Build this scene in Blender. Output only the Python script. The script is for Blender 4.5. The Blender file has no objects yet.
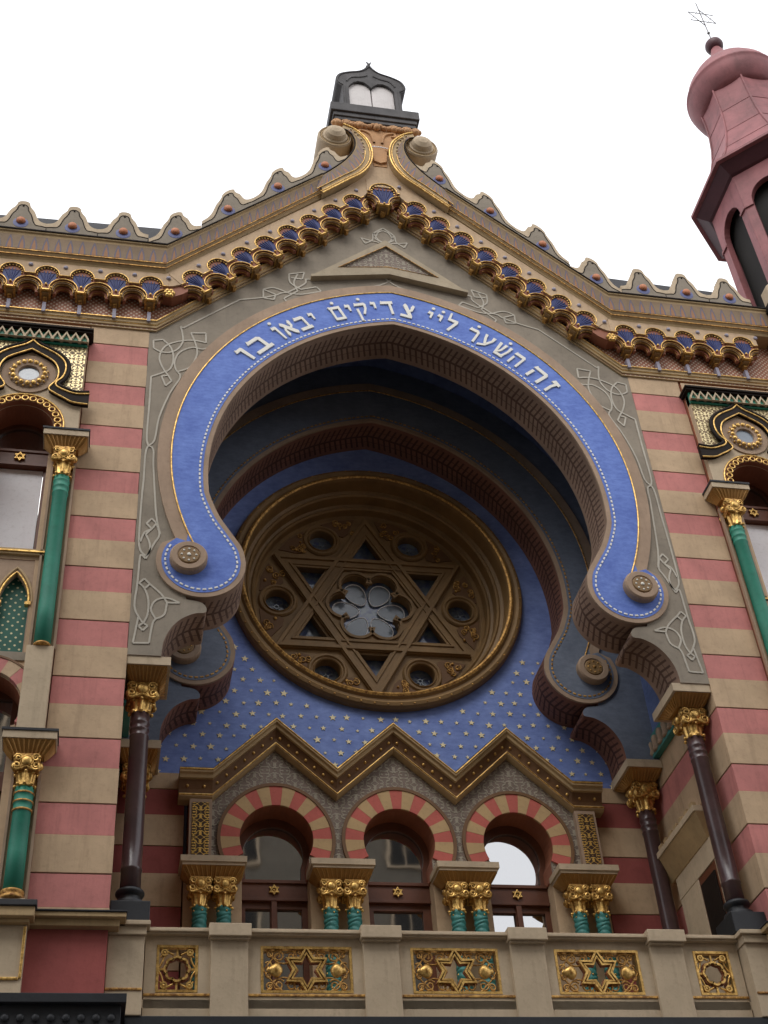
import bpy, bmesh, math, random
from math import sin, cos, pi, radians as R_, sqrt, atan2, hypot
from mathutils import Vector, Matrix
from mathutils.geometry import tessellate_polygon
random.seed(7)
S = bpy.context.scene
COL = S.collection

# ------------------------------------------------------------------ camera
cam_d = bpy.data.cameras.new('camera'); cam = bpy.data.objects.new('camera', cam_d); COL.objects.link(cam)
yaw, pit, rol = 0.245203, 0.708760, -0.088812
CAMP = (-4.144, -14.743, -16.154)
def cam_setup(yaw, pit, rol, pos, f):
    fwd = Vector((sin(yaw)*cos(pit), cos(yaw)*cos(pit), sin(pit)))
    rt = Vector((cos(yaw), -sin(yaw), 0)); up = rt.cross(fwd)
    r2 = cos(rol)*rt + sin(rol)*up; u2 = -sin(rol)*rt + cos(rol)*up
    m = Matrix((r2, u2, -fwd)).transposed().to_4x4(); m.translation = Vector(pos)
    cam.matrix_world = m
    cam_d.sensor_fit = 'HORIZONTAL'; cam_d.sensor_width = 36; cam_d.lens = f/768*36
    cam_d.clip_start = .1; cam_d.clip_end = 4000
cam_setup(yaw, pit, rol, CAMP, 1341.3)
S.camera = cam

# ------------------------------------------------------------------ world, sun, exposure
SUN_EL, SUN_AZ = R_(48), R_(205)      # overcast: broad soft sun high over the street
w = bpy.data.worlds.new('World'); S.world = w; w.use_nodes = True
nt = w.node_tree; nt.nodes.clear()
wo = nt.nodes.new('ShaderNodeOutputWorld'); bg = nt.nodes.new('ShaderNodeBackground')
sky = nt.nodes.new('ShaderNodeTexSky'); sky.sky_type = 'NISHITA'; sky.sun_disc = False
sky.sun_elevation = SUN_EL; sky.sun_rotation = SUN_AZ; sky.dust_density = 6; sky.air_density = 1.0; sky.ozone_density = 1
hs = nt.nodes.new('ShaderNodeHueSaturation'); hs.inputs['Saturation'].default_value = 0.12
mx = nt.nodes.new('ShaderNodeMix'); mx.data_type = 'RGBA'; mx.inputs[0].default_value = .82
mx.inputs[7].default_value = (13.2, 13.4, 14.0, 1)      # even white cloud layer in front of the clear sky
nt.links.new(sky.outputs[0], hs.inputs['Color']); nt.links.new(hs.outputs[0], mx.inputs[6])
nt.links.new(mx.outputs[2], bg.inputs[0]); bg.inputs[1].default_value = 0.10
nt.links.new(bg.outputs[0], wo.inputs[0])
sd = bpy.data.lights.new('sun', 'SUN'); sd.energy = 1.0; sd.angle = R_(35); sd.color = (1, .97, .92)
so = bpy.data.objects.new('sun', sd); COL.objects.link(so)
d = Vector((sin(SUN_AZ)*cos(SUN_EL), cos(SUN_AZ)*cos(SUN_EL), sin(SUN_EL)))
so.rotation_euler = d.to_track_quat('Z', 'Y').to_euler(); so.location = (0, -30, 40)
S.view_settings.view_transform = 'Standard'; S.view_settings.look = 'None'
S.view_settings.exposure = 0.36; S.view_settings.gamma = 1; S.view_settings.use_curve_mapping = False

# ------------------------------------------------------------------ materials
class N:
    def __init__(s, name):
        s.m = bpy.data.materials.new(name); s.m.use_nodes = True; s.t = s.m.node_tree
        s.b = s.t.nodes['Principled BSDF']
    def n(s, typ, **kw):
        x = s.t.nodes.new(typ)
        for k, v in kw.items(): setattr(x, k, v)
        return x
    def l(s, a, b): s.t.links.new(a, b)
    def math(s, op, a, b=None, c=None, clamp=False):
        x = s.n('ShaderNodeMath', operation=op); x.use_clamp = clamp
        for i, q in enumerate((a, b, c)):
            if q is None: continue
            if isinstance(q, (int, float)): x.inputs[i].default_value = q
            else: s.l(q, x.inputs[i])
        return x.outputs[0]
    def mix(s, fac, a, b, mode='MIX'):
        x = s.n('ShaderNodeMix', data_type='RGBA', blend_type=mode)
        for i, q in ((0, fac), (6, a), (7, b)):
            if isinstance(q, (int, float)): x.inputs[i].default_value = q
            elif isinstance(q, tuple): x.inputs[i].default_value = (*q[:3], 1)
            else: s.l(q, x.inputs[i])
        return x.outputs[2]
    def obj(s):
        return s.n('ShaderNodeTexCoord').outputs['Object']
    def noise(s, vec, scale, detail=4, rough=.6):
        x = s.n('ShaderNodeTexNoise'); x.inputs['Scale'].default_value = scale
        x.inputs['Detail'].default_value = detail; x.inputs['Roughness'].default_value = rough
        s.l(vec, x.inputs['Vector']); return x.outputs['Fac']
    def ramp(s, f, a, b):
        x = s.n('ShaderNodeMapRange'); x.inputs[1].default_value = a; x.inputs[2].default_value = b
        s.l(f, x.inputs[0]); return x.outputs[0]
    def mapp(s, vec, scale=(1, 1, 1), rot=(0, 0, 0), loc=(0, 0, 0)):
        x = s.n('ShaderNodeMapping'); x.inputs['Scale'].default_value = scale; x.inputs['Rotation'].default_value = rot
        x.inputs['Location'].default_value = loc
        s.l(vec, x.inputs[0]); return x.outputs[0]
    def finish(s, col, rough=.75, bump=None, bs=.3, metal=0, dist=.01, spec=.4):
        if isinstance(col, tuple): s.b.inputs['Base Color'].default_value = (*col[:3], 1)
        else: s.l(col, s.b.inputs['Base Color'])
        if isinstance(rough, (int, float)): s.b.inputs['Roughness'].default_value = rough
        else: s.l(rough, s.b.inputs['Roughness'])
        s.b.inputs['Metallic'].default_value = metal; s.b.inputs['Specular IOR Level'].default_value = spec
        if bump is not None:
            x = s.n('ShaderNodeBump'); x.inputs['Strength'].default_value = bs; x.inputs['Distance'].default_value = dist
            s.l(bump, x.inputs['Height']); s.l(x.outputs[0], s.b.inputs['Normal'])
        return s.m
def vary(k, col, amt=.22, streak=.2, dark=(.45, .42, .4), vec=None):
    """weathered colour: broad mottling, fine grain and rain streaks"""
    v = vec or k.obj()
    n1 = k.noise(v, 1.7, 5); n2 = k.noise(v, 14, 4, .7)
    st = k.noise(k.mapp(v, (5, 5, .45)), 1.6, 5, .7)
    if isinstance(col, tuple):
        lo = tuple(c*(1-amt) for c in col); hi = tuple(min(1, c*(1+amt*.8)) for c in col)
        c0 = k.mix(k.ramp(n1, .3, .7), lo, hi)
    else:
        c0 = k.mix(k.ramp(n1, .3, .7), k.mix(1.0, col, (1-amt,)*3, 'MULTIPLY'), col)
    c1 = k.mix(k.math('MULTIPLY', k.ramp(n2, .52, .8), .35), c0, k.mix(1.0, c0, dark, 'MULTIPLY'))
    c2 = k.mix(k.math('MULTIPLY', k.ramp(st, .52, .78), streak), c1, k.mix(1.0, c1, dark, 'MULTIPLY'))
    return c2, n2
def paint(name, col, rough=.75, amt=.18, streak=.25, bs=.25, **kw):
    k = N(name); c, h = vary(k, col, amt, streak); return k.finish(c, rough, h, bs, **kw)
def gridpat(k, vec, pitch, rot=45):
    """even dot lattice in the x-z plane; returns distance to the nearest dot, in cells"""
    sp = k.n('ShaderNodeSeparateXYZ'); k.l(vec, sp.inputs[0])
    cb = k.n('ShaderNodeCombineXYZ'); k.l(sp.outputs[0], cb.inputs[0]); k.l(sp.outputs[2], cb.inputs[1])
    v = k.mapp(cb.outputs[0], (1/pitch,)*3, (0, 0, R_(rot)))
    vo = k.n('ShaderNodeTexVoronoi', voronoi_dimensions='2D'); vo.inputs['Scale'].default_value = 1
    vo.inputs['Randomness'].default_value = 0; k.l(v, vo.inputs['Vector']); return vo.outputs['Distance']
def dotted(name, base, dot, pitch, r, rot=45, rough=.6):
    k = N(name); d = gridpat(k, k.obj(), pitch, rot)
    m = k.math('LESS_THAN', d, r); b, h = vary(k, base); return k.finish(k.mix(m, b, dot), rough, m, .5, dist=.012)
def damask(name, ground, figure, px, pz, scale, thr=.5, rough=.6, metal_fig=False, wd=.045):
    """mirrored-tile arabesque: raised figure on a ground"""
    k = N(name); sp = k.n('ShaderNodeSeparateXYZ'); k.l(k.obj(), sp.inputs[0])
    cb = k.n('ShaderNodeCombineXYZ')
    k.l(k.math('PINGPONG', sp.outputs[0], px), cb.inputs[0]); k.l(k.math('PINGPONG', sp.outputs[2], pz), cb.inputs[2])
    nz = k.noise(cb.outputs[0], scale, 1.5, .5)
    a = k.math('ABSOLUTE', k.math('SUBTRACT', nz, thr)); m = k.ramp(a, wd, wd*.66)
    g, h = vary(k, ground); f = k.mix(k.noise(k.obj(), 30), tuple(c*.6 for c in figure), figure)
    if metal_fig: k.l(k.math('MULTIPLY', m, .75), k.b.inputs['Metallic'])
    mm = k.finish(k.mix(m, g, f), rough, m, .8, dist=.02)
    if metal_fig: k.l(k.math('MULTIPLY', m, .75), k.b.inputs['Metallic'])
    return mm
M = {}
M['beige'] = paint('beige_stucco', (.53, .378, .238), .8, .16, .42)
M['pink'] = paint('rose_stucco', (.54, .205, .185), .8, .18, .42)
M['redwall'] = paint('red_stucco', (.32, .08, .07), .8, .14, .3)
M['stone'] = paint('pale_stone', (.52, .41, .28), .8, .16, .35)
M['greypanel'] = paint('grey_stucco', (.265, .225, .175), .85, .2, .25)
M['knot'] = paint('light_grey_paint', (.46, .42, .35), .7, .15, .3)
M['rim'] = paint('brown_stucco', (.37, .26, .18), .8, .18, .3)
M['moulding'] = paint('ochre_moulding', (.44, .31, .16), .7, .2, .35)
M['brown'] = paint('dark_brown_paint', (.17, .085, .035), .6, .25, .25)
M['rosewood'] = paint('rose_bronze_paint', (.25, .148, .058), .55, .25, .3)
M['redbrown'] = paint('red_brown_paint', (.30, .105, .055), .6, .25, .2)
M['wood'] = paint('varnished_wood', (.13, .045, .022), .45, .3, .1)
M['blackpaint'] = paint('black_brown_paint', (.018, .012, .009), .7, .3, .1, spec=.15)
M['slate'] = paint('dark_slate', (.04, .04, .043), .75, .3, .3)
M['blackcornice'] = paint('black_granite', (.02, .022, .026), .5, .3, .1)
M['lead'] = paint('weathered_lead', (.095, .09, .09), .75, .4, .6, spec=.3)
M['marble'] = paint('white_marble', (.62, .58, .56), .5, .1, .25)
M['terracotta'] = paint('orange_boss_paint', (.55, .2, .09), .6, .2, .2)
M['blueboss'] = paint('blue_boss_paint', (.13, .145, .30), .6, .2, .1)
M['greyboss'] = paint('grey_boss_paint', (.33, .31, .38), .6, .2, .1)
M['deepblue'] = paint('deep_blue_paint', (.018, .03, .15), .55, .25, .1)
M['white'] = paint('white_letter_paint', (.80, .78, .70), .5, .06, .1)
M['teal'] = paint('green_enamel', (.025, .24, .16), .55, .25, .25, spec=.5)
M['tealdark'] = paint('dark_teal_paint', (.02, .13, .10), .5, .25, .2)
M['turquoise'] = paint('turquoise_paint', (.05, .22, .20), .5, .25, .2)
M['porphyry'] = paint('dark_porphyry', (.075, .042, .042), .28, .35, .2, spec=.5)
M['metalred'] = paint('red_roof_metal', (.26, .09, .093), .6, .32, .5, bs=.1)
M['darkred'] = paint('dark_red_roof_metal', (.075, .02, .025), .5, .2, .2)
M['voussred'] = paint('red_voussoir_stucco', (.50, .12, .095), .8, .14, .2)
M['voussbeige'] = paint('yellow_beige_voussoir_stucco', (.50, .34, .17), .8, .14, .2)
M['pedstone'] = paint('grey_beige_stucco', (.38, .31, .215), .8, .18, .3)
M['starcream'] = paint('pale_gilt_paint', (.92, .78, .46), .5, .06, .05)
M['sandstone'] = paint('orange_sandstone', (.52, .29, .14), .8, .2, .35)
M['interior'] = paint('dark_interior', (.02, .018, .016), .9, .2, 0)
M['iron'] = paint('iron', (.12, .11, .11), .5, .2, 0)
M['curtain'] = paint('white_blind', (.90, .90, .93), .8, .06, .1)

def blue_mat(name, a, b, sc=7):
    k = N(name); v = k.obj(); n1 = k.noise(v, 2.2, 6, .65); n2 = k.noise(k.mapp(v, (1, 1, 2.3)), sc, 5, .7)
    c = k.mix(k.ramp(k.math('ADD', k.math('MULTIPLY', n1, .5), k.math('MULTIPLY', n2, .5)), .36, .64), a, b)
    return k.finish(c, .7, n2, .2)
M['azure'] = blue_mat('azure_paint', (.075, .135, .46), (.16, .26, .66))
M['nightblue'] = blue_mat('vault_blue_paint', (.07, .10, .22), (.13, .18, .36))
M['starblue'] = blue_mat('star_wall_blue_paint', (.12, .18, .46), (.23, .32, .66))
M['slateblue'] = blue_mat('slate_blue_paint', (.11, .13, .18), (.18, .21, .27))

k = N('gilding'); v = k.obj(); n1 = k.noise(v, 18, 4, .7)
c = k.mix(k.ramp(n1, .38, .68), (.86, .56, .18), (.32, .17, .045))
M['gold'] = k.finish(c, .36, n1, .35, metal=.72, dist=.01)
k = N('old_gilding'); v = k.obj(); n1 = k.noise(v, 22, 4, .7)
c = k.mix(k.ramp(n1, .36, .62), (.72, .42, .12), (.22, .10, .03))
M['oldgold'] = k.finish(c, .5, n1, .5, metal=.5, dist=.012)
M['lattice'] = dotted('lattice_relief', (.36, .15, .09), (.66, .56, .44), .062, .27)
M['tile'] = dotted('green_dotted_tile', (.02, .12, .085), (.72, .66, .40), .088, .17)
M['flare'] = paint('gilded_brown_leafwork', (.42, .22, .06), .45, .35, .2, metal=.3)
M['goldpanel'] = damask('gold_arabesque', (.20, .12, .05), (.90, .74, .42), .10, .13, 13, .5, .45, True, .07)
M['spandrel'] = damask('grey_arabesque', (.20, .15, .12), (.40, .35, .27), .15, .16, 9, .5, .7)
M['goldrelief'] = damask('gold_relief', (.06, .03, .015), (.90, .56, .15), .095, .13, 12, .5, .4, True)
M['rosefoliage'] = damask('rose_window_foliage', (.05, .028, .012), (.55, .33, .11), .07, .07, 15, .5, .5, True)

def tread(name, base, dark, freq, slant, half):
    """scale-leaf soffit: leaves slant away from a dark centre line (uv in metres)"""
    k = N(name); uv = k.n('ShaderNodeUVMap').outputs[0]; sp = k.n('ShaderNodeSeparateXYZ'); k.l(uv, sp.inputs[0])
    u, vv = sp.outputs[0], sp.outputs[1]
    a = k.math('ABSOLUTE', vv)
    f = k.math('FRACT', k.math('ADD', k.math('MULTIPLY', u, freq), k.math('MULTIPLY', a, slant)))
    g = k.math('GREATER_THAN', f, .66)
    row = k.math('LESS_THAN', k.math('FRACT', k.math('MULTIPLY', a, 1/half*2.0)), .09)
    cl = k.math('LESS_THAN', a, .022)
    edge = k.math('GREATER_THAN', a, half)
    m = k.math('MAXIMUM', k.math('MAXIMUM', g, row), cl)
    m = k.math('MULTIPLY', m, k.math('SUBTRACT', 1, edge))
    hgt = k.math('SUBTRACT', f, m)
    b, h = vary(k, base)
    return k.finish(k.mix(k.math('MULTIPLY', m, .8), b, dark), .75, hgt, .7, dist=.03)
M['tread'] = tread('leaf_scale_soffit', (.33, .225, .165), (.08, .04, .03), 9.5, 2.6, .29)
M['treadred'] = tread('red_leaf_scale_soffit', (.26, .12, .08), (.05, .022, .016), 9.5, 2.6, .27)
M['frieze'] = None
k = N('coloured_leaf_band'); sp = k.n('ShaderNodeSeparateXYZ'); k.l(k.n('ShaderNodeUVMap').outputs[0], sp.inputs[0])
f = k.math('FRACT', k.math('MULTIPLY', sp.outputs[0], 5.2))
tri = k.math('ABSOLUTE', k.math('SUBTRACT', f, .5)); v2 = k.math('MULTIPLY', sp.outputs[1], sp.outputs[1])
leaf = k.math('LESS_THAN', k.math('ADD', tri, k.math('MULTIPLY', v2, .30)), .30); core = k.math('LESS_THAN', k.math('ADD', tri, k.math('MULTIPLY', v2, .30)), .17)
cc = k.mix(core, (.15, .13, .17), (.33, .16, .075))
b, h = vary(k, (.25, .17, .10))
M['frieze'] = k.finish(k.mix(leaf, b, cc), .65, leaf, .5, dist=.02)

k = N('leaded_glass'); d = gridpat(k, k.obj(), .16, 0)
n1 = k.noise(k.obj(), 6, 3)
c = k.mix(k.ramp(n1, .4, .6), (.20, .25, .30), (.10, .13, .26))
M['rosepane'] = k.finish(c, .12, n1, .3, spec=.8)
M['petal'] = paint('pale_glass', (.19, .225, .27), .15, .25, .1, spec=.8)
k = N('window_glass'); M['glass'] = k.finish((.012, .014, .014), .03, k.noise(k.obj(), .9, 2), .06, spec=1.0, dist=.05)
k.b.inputs['Coat Weight'].default_value = 1; k.b.inputs['Coat Roughness'].default_value = .02; k.b.inputs['Coat IOR'].default_value = 1.9; k.b.inputs['IOR'].default_value = 2.6
k = N('asphalt'); M['asphalt'] = k.finish(k.mix(k.noise(k.obj(), 40), (.035, .035, .036), (.07, .07, .068)), .9, k.noise(k.obj(), 60), .4)
k = N('paving'); br = k.n('ShaderNodeTexBrick'); k.l(k.mapp(k.obj(), (2, 2, 2)), br.inputs[0])
br.inputs['Color1'].default_value = (.25, .24, .22, 1); br.inputs['Color2'].default_value = (.3, .29, .27, 1); br.inputs['Mortar'].default_value = (.1, .1, .1, 1)
M['paving'] = k.finish(br.outputs[0], .85, br.outputs[1], .3)
M['plaster'] = paint('dark_house_plaster', (.15, .13, .10), .85, .15, .3)  # dark walls for the added houses, so the panes mirror them dim

# ------------------------------------------------------------------ geometry helpers
ORG = {}
def catmull(p, n=6, closed=False):
    out = []; L = len(p)
    for i in range(L if closed else L-1):
        P = [p[(i+j) % L] if closed else p[min(max(i+j, 0), L-1)] for j in (-1, 0, 1, 2)]
        for t in range(n):
            t /= n
            out.append(tuple(.5*((2*P[1][q]) + (-P[0][q]+P[2][q])*t + (2*P[0][q]-5*P[1][q]+4*P[2][q]-P[3][q])*t*t + (-P[0][q]+3*P[1][q]-3*P[2][q]+P[3][q])*t**3) for q in range(len(P[1]))))
    if not closed: out.append(tuple(p[-1]))
    return out
def circ(cx, cz, r, n=32, a0=0, a1=360, full=True):
    if full: return [(cx+r*cos(2*pi*i/n), cz+r*sin(2*pi*i/n)) for i in range(n)]
    return [(cx+r*cos(R_(a0+(a1-a0)*i/n)), cz+r*sin(R_(a0+(a1-a0)*i/n))) for i in range(n+1)]
def offset(path, d, closed=False):
    n = len(path); out = []
    for i in range(n):
        a = path[(i-1) % n] if closed or i > 0 else path[0]; b = path[(i+1) % n] if closed or i < n-1 else path[-1]
        dx, dz = b[0]-a[0], b[1]-a[1]; l = hypot(dx, dz) or 1
        out.append((path[i][0]-dz/l*d, path[i][1]+dx/l*d))
    return out
class MB:
    def __init__(s, sx=1): s.v = []; s.f = []; s.m = []; s.sm = []; s.uv = {}; s.sx = sx
    def add(s, V, F, m=0, sm=False, uv=None):
        o = len(s.v); s.v += [(s.sx*x, y, z) for x, y, z in V]
        for i, f in enumerate(F):
            if uv: s.uv[len(s.f)] = uv[i]
            s.f.append(tuple(o+j for j in f)); s.m.append(m); s.sm.append(sm)
    def box(s, x0, x1, y0, y1, z0, z1, m=0):
        V = [(x, y, z) for x in (x0, x1) for y in (y0, y1) for z in (z0, z1)]
        s.add(V, [(0, 1, 3, 2), (4, 6, 7, 5), (0, 4, 5, 1), (2, 3, 7, 6), (0, 2, 6, 4), (1, 5, 7, 3)], m)
    def prism(s, poly, y0, y1, holes=(), m=0, ms=None, xf=None, back=True, uvside=False):
        loops = [poly]+list(holes); T = xf or (lambda x, y, z: (x, y, z))
        V2 = [p for l in loops for p in l]; n = len(V2)
        tri = tessellate_polygon([[Vector((p[0], p[1], 0)) for p in l] for l in loops])
        V = [T(x, y0, z) for x, z in V2]+[T(x, y1, z) for x, z in V2]
        s.add(V, [tuple(t) for t in tri], m)
        base = len(s.v)-2*n
        if back: s.add([V[n+i] for i in range(n)], [tuple(reversed(t)) for t in tri], m)
        o = 0
        for l in loops:
            q = len(l); u = 0
            VV = []; FF = []; UU = []
            for i in range(q):
                a, b = o+i, o+(i+1) % q; L = hypot(V2[a][0]-V2[b][0], V2[a][1]-V2[b][1])
                k0 = len(VV); VV += [V[a], V[b], V[n+b], V[n+a]]; FF.append((k0, k0+1, k0+2, k0+3))
                h = (y1-y0)/2; UU.append([(u, -h), (u+L, -h), (u+L, h), (u, h)]); u += L
            s.add(VV, FF, m if ms is None else ms, False, UU if uvside else None); o += q
    def lathe(s, prof, cx, cy, cz, axis='z', n=24, m=0, sm=True, ph=0, xf=None, flute=0, nf=8, caps=True):
        V = []; F = []
        for (r, h) in prof:
            for i in range(n):
                a = 2*pi*i/n+ph; rr = r*(1+flute*cos(nf*a))
                if axis == 'z': V.append((cx+rr*cos(a), cy+rr*sin(a), cz+h))
                else: V.append((cx+rr*cos(a), cy+h, cz+rr*sin(a)))
        for j in range(len(prof)-1):
            for i in range(n):
                F.append((j*n+i, j*n+(i+1) % n, (j+1)*n+(i+1) % n, (j+1)*n+i))
        if prof[0][0] > 1e-4 and caps and prof[0][1] != prof[1][1]: F.append(tuple(range(n)))
        if prof[-1][0] > 1e-4 and caps: F.append(tuple((len(prof)-1)*n+i for i in reversed(range(n))))
        if xf: V = [xf(*p) for p in V]
        s.add(V, F, m, sm)
    def tube(s, pts, r, n=6, m=0, closed=False, sm=True):
        P = [Vector(p) for p in pts]; L = len(P); V = []; F = []
        for i in range(L):
            a = P[(i-1) % L] if closed or i > 0 else P[0]; b = P[(i+1) % L] if closed or i < L-1 else P[-1]
            t = (b-a).normalized() if (b-a).length > 1e-9 else Vector((0, 0, 1))
            u = t.cross(Vector((0, 1, 0)));
            if u.length < .1: u = t.cross(Vector((1, 0, 0)))
            u.normalize(); w_ = t.cross(u)
            rr = r[i] if isinstance(r, (list, tuple)) else r
            for j in range(n):
                q = P[i]+rr*(cos(2*pi*j/n)*u+sin(2*pi*j/n)*w_); V.append(tuple(q))
        for i in range(L if closed else L-1):
            for j in range(n):
                a, b = i*n, ((i+1) % L)*n; F.append((a+j, a+(j+1) % n, b+(j+1) % n, b+j))
        s.add(V, F, m, sm)
    def tube2(s, pts, y, r, n=6, m=0, closed=False): s.tube([(x, y, z) for x, z in pts], r, n, m, closed)
    def ribbon(s, path, wd, y0, y1, m=0, closed=False):
        a = offset(path, wd/2, closed); b = offset(path, -wd/2, closed); n = len(path)
        V = [(x, y0, z) for x, z in a]+[(x, y0, z) for x, z in b]+[(x, y1, z) for x, z in a]+[(x, y1, z) for x, z in b]; F = []
        for i in range(n if closed else n-1):
            j = (i+1) % n; F += [(i, j, n+j, n+i), (i, 2*n+i, 2*n+j, j), (n+i, n+j, 3*n+j, 3*n+i)]
        s.add(V, F, m)
    def strip(s, xs, sec, m=0, uv=False):
        """xs: [(x, zbase, k)], sec: [(y, dz)] - moulding that follows the cornice line"""
        V = []; F = []; U = []; n = len(sec); u = 0; us = []
        for i, (x, z, k) in enumerate(xs):
            if i: u += hypot(x-xs[i-1][0], z-xs[i-1][1])
            us.append(u); V += [(x, y, z+dz*k) for y, dz in sec]
        for i in range(len(xs)-1):
            for j in range(n-1):
                a, b = i*n+j, (i+1)*n+j; F.append((a, b, b+1, a+1))
                v0, v1 = j/(n-1), (j+1)/(n-1); U.append([(us[i], v0), (us[i+1], v0), (us[i+1], v1), (us[i], v1)])
        F.append(tuple(range(n))); U.append([(0, 0)]*n)
        F.append(tuple((len(xs)-1)*n+j for j in range(n))); U.append([(0, 0)]*n)
        s.add(V, F, m, False, U)
    def ball(s, x, y, z, r, m=0, n=12, sy=1, sz=1):
        s.lathe([(max(1e-5, r*sin(pi*i/8)), r*sz*-cos(pi*i/8)) for i in range(9)], x, y, z, 'z', n, m, True)
    def boss(s, x, y, z, r, h, m=0, n=16):      # half dome facing -y
        s.lathe([(r, 0), (r*.92, -h*.5), (r*.7, -h*.82), (r*.38, -h*.97), (1e-4, -h)], x, y, z, 'y', n, m, True)
    def ring(s, x, y0, y1, z, r0, r1, m=0, n=32):
        s.lathe([(r0, y1-y0), (r0, 0), (r1, 0), (r1, y1-y0)], x, y0, z, 'y', n, m, False, caps=False)
    def build(s, name, mats, parent=None, bevel=0, label=None):
        if not isinstance(mats, (list, tuple)): mats = [mats]
        me = bpy.data.meshes.new(name)
        xs = [p[0] for p in s.v]; ys = [p[1] for p in s.v]; zs = [p[2] for p in s.v]
        o = Vector(((min(xs)+max(xs))/2, (min(ys)+max(ys))/2, min(zs)))
        me.from_pydata([(x-o.x, y-o.y, z-o.z) for x, y, z in s.v], [], s.f)
        for q in mats: me.materials.append(M[q] if isinstance(q, str) else q)
        me.polygons.foreach_set('material_index', s.m); me.polygons.foreach_set('use_smooth', s.sm)
        if s.uv:
            uvl = me.uv_layers.new(name='UVMap')
            for i, q in s.uv.items():
                pl = me.polygons[i]
                for j, li in enumerate(pl.loop_indices): uvl.data[li].uv = q[j]
        bm = bmesh.new(); bm.from_mesh(me); bmesh.ops.remove_doubles(bm, verts=bm.verts, dist=1e-5)
        bmesh.ops.recalc_face_normals(bm, faces=bm.faces); bm.to_mesh(me); bm.free()
        ob = bpy.data.objects.new(name, me); COL.objects.link(ob)
        place(ob, o, parent)
        if bevel:
            b = ob.modifiers.new('bevel', 'BEVEL'); b.width = bevel; b.segments = 2; b.limit_method = 'ANGLE'; b.angle_limit = R_(40)
        if label: ob['label'] = label
        return ob
def place(ob, o, parent):
    ORG[ob.name] = Vector(o)
    if parent: ob.parent = parent; ob.location = Vector(o)-ORG[parent.name]
    else: ob.location = o
def empty(name, o, parent=None):
    e = bpy.data.objects.new(name, None); COL.objects.link(e); e.empty_display_size = .2; place(e, o, parent); return e
def dup(ob, delta, parent=None, label=None, mesh_mirror=False):
    c = ob.copy(); COL.objects.link(c); p = parent or ob.parent
    ORG[c.name] = ORG[ob.name]+Vector(delta); c.parent = p; c.location = ORG[c.name]-(ORG[p.name] if p else Vector())
    for ch in [x for x in ob.children]:
        g = ch.copy(); COL.objects.link(g); g.parent = c; ORG[g.name] = ORG[ch.name]+Vector(delta)
        for c2 in ch.children:
            h = c2.copy(); COL.objects.link(h); h.parent = g; ORG[h.name] = ORG[c2.name]+Vector(delta)
    if label: c['label'] = label
    return c

G = -17.8      # street level
# ------------------------------------------------------------------ ground
def struct(name, b, mat): o = b.build(name, mat); o['kind'] = 'structure'; return o
b = MB(); b.box(-600, 600, -600, 600, G-.4, G-.15); struct('ground', b, 'asphalt')
b = MB(); b.box(-80, 80, -13.2, -3.2, G-.15, G-.10); struct('road', b, 'asphalt')
b = MB(); b.box(-80, 80, -3.2, 30, G-.15, G); struct('pavement', b, 'paving')
b = MB(); b.box(-80, 80, -17.9, -13.2, G-.15, G); struct('pavement', b, 'paving')

# ------------------------------------------------------------------ the synagogue
SYN = empty('synagogue', (0, 2.5, G))
SYN['label'] = 'ornate striped synagogue facade with blue horseshoe arch, rose window and gilded cornice'
SYN['category'] = 'building'

PW, PX, PE = .9, 4.07, 4.99           # course height, niche half width, outer edge of the striped pier
def D(x):                              # cornice line (dark top edge)
    return 2.07 if abs(x) >= 3.88 else 2.07+.935*(3.88-abs(x))
def Bm(x): return .40 if abs(x) >= 3.97 else .40+.968*(3.97-abs(x))

# striped piers, each course its own block so the joints throw a shadow
for s in (1, -1):
    b = MB(s); y1 = 3.3
    b.box(PX, PE, 0, y1, .0-.0, .42, 0)
    for i in range(11):
        z = -PW*i
        b.box(PX+.006, PE, .006, y1, z-.42, z-.012, 1)
        zb = max(z-PW, -9.62)
        if z-.42 > zb: b.box(PX, PE, 0, y1, zb, z-.42, 0)
        if i < 10: b.box(PX+.02, PE, .02, y1, z-.012, z, 2)
    b.box(PX, PE, .003, y1, -10.6, -9.62, 3)
    b.build('striped_pier', ['beige', 'pink', 'brown', 'redwall'], SYN, .006)

# --- the horseshoe arch profile (right half, from crown down)
def arcpts(cx, cz, r, z_end, n=30):
    a0 = math.acos(-cx/r); a1 = math.asin((z_end-cz)/r)
    return [(cx+r*cos(a0+(a1-a0)*i/n), cz+r*sin(a0+(a1-a0)*i/n)) for i in range(n+1)]
SC = (3.145, -4.32, .625)             # scroll circle
inner = arcpts(-.72, -2.62, 3.80, -3.02) + catmull([(3.02, -3.16), (2.90, -3.47), (2.72, -3.78), (2.57, -4.05), (2.52, -4.30)], 5)
scroll = [(SC[0]+SC[2]*cos(R_(a)), SC[1]+SC[2]*sin(R_(a))) for a in range(186, 405, 6)]   # round the bottom to the outer side
inner_full = inner + scroll            # for the archivolt
outer_rim = arcpts(-.62, -2.28, 4.455, -3.93, 36)
outer_gold = arcpts(-.62, -2.28, 4.25, -4.02, 36)
bracket = catmull([(3.33, -4.965), (3.14, -5.0), (3.06, -5.08), (3.07, -5.17), (3.22, -5.20), (3.40, -5.31), (3.53, -5.48), (3.61, -5.69), (3.63, -5.92)], 4)
plate_in = inner + scroll[:18] + bracket
def mir(p): return [(-x, z) for x, z in reversed(p)]
def dedupe(p, e=.012):
    o = [p[0]]
    for q in p[1:]:
        if hypot(q[0]-o[-1][0], q[1]-o[-1][1]) > e: o.append(q)
    if hypot(o[0][0]-o[-1][0], o[0][1]-o[-1][1]) < e: o.pop()
    return o

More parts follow.
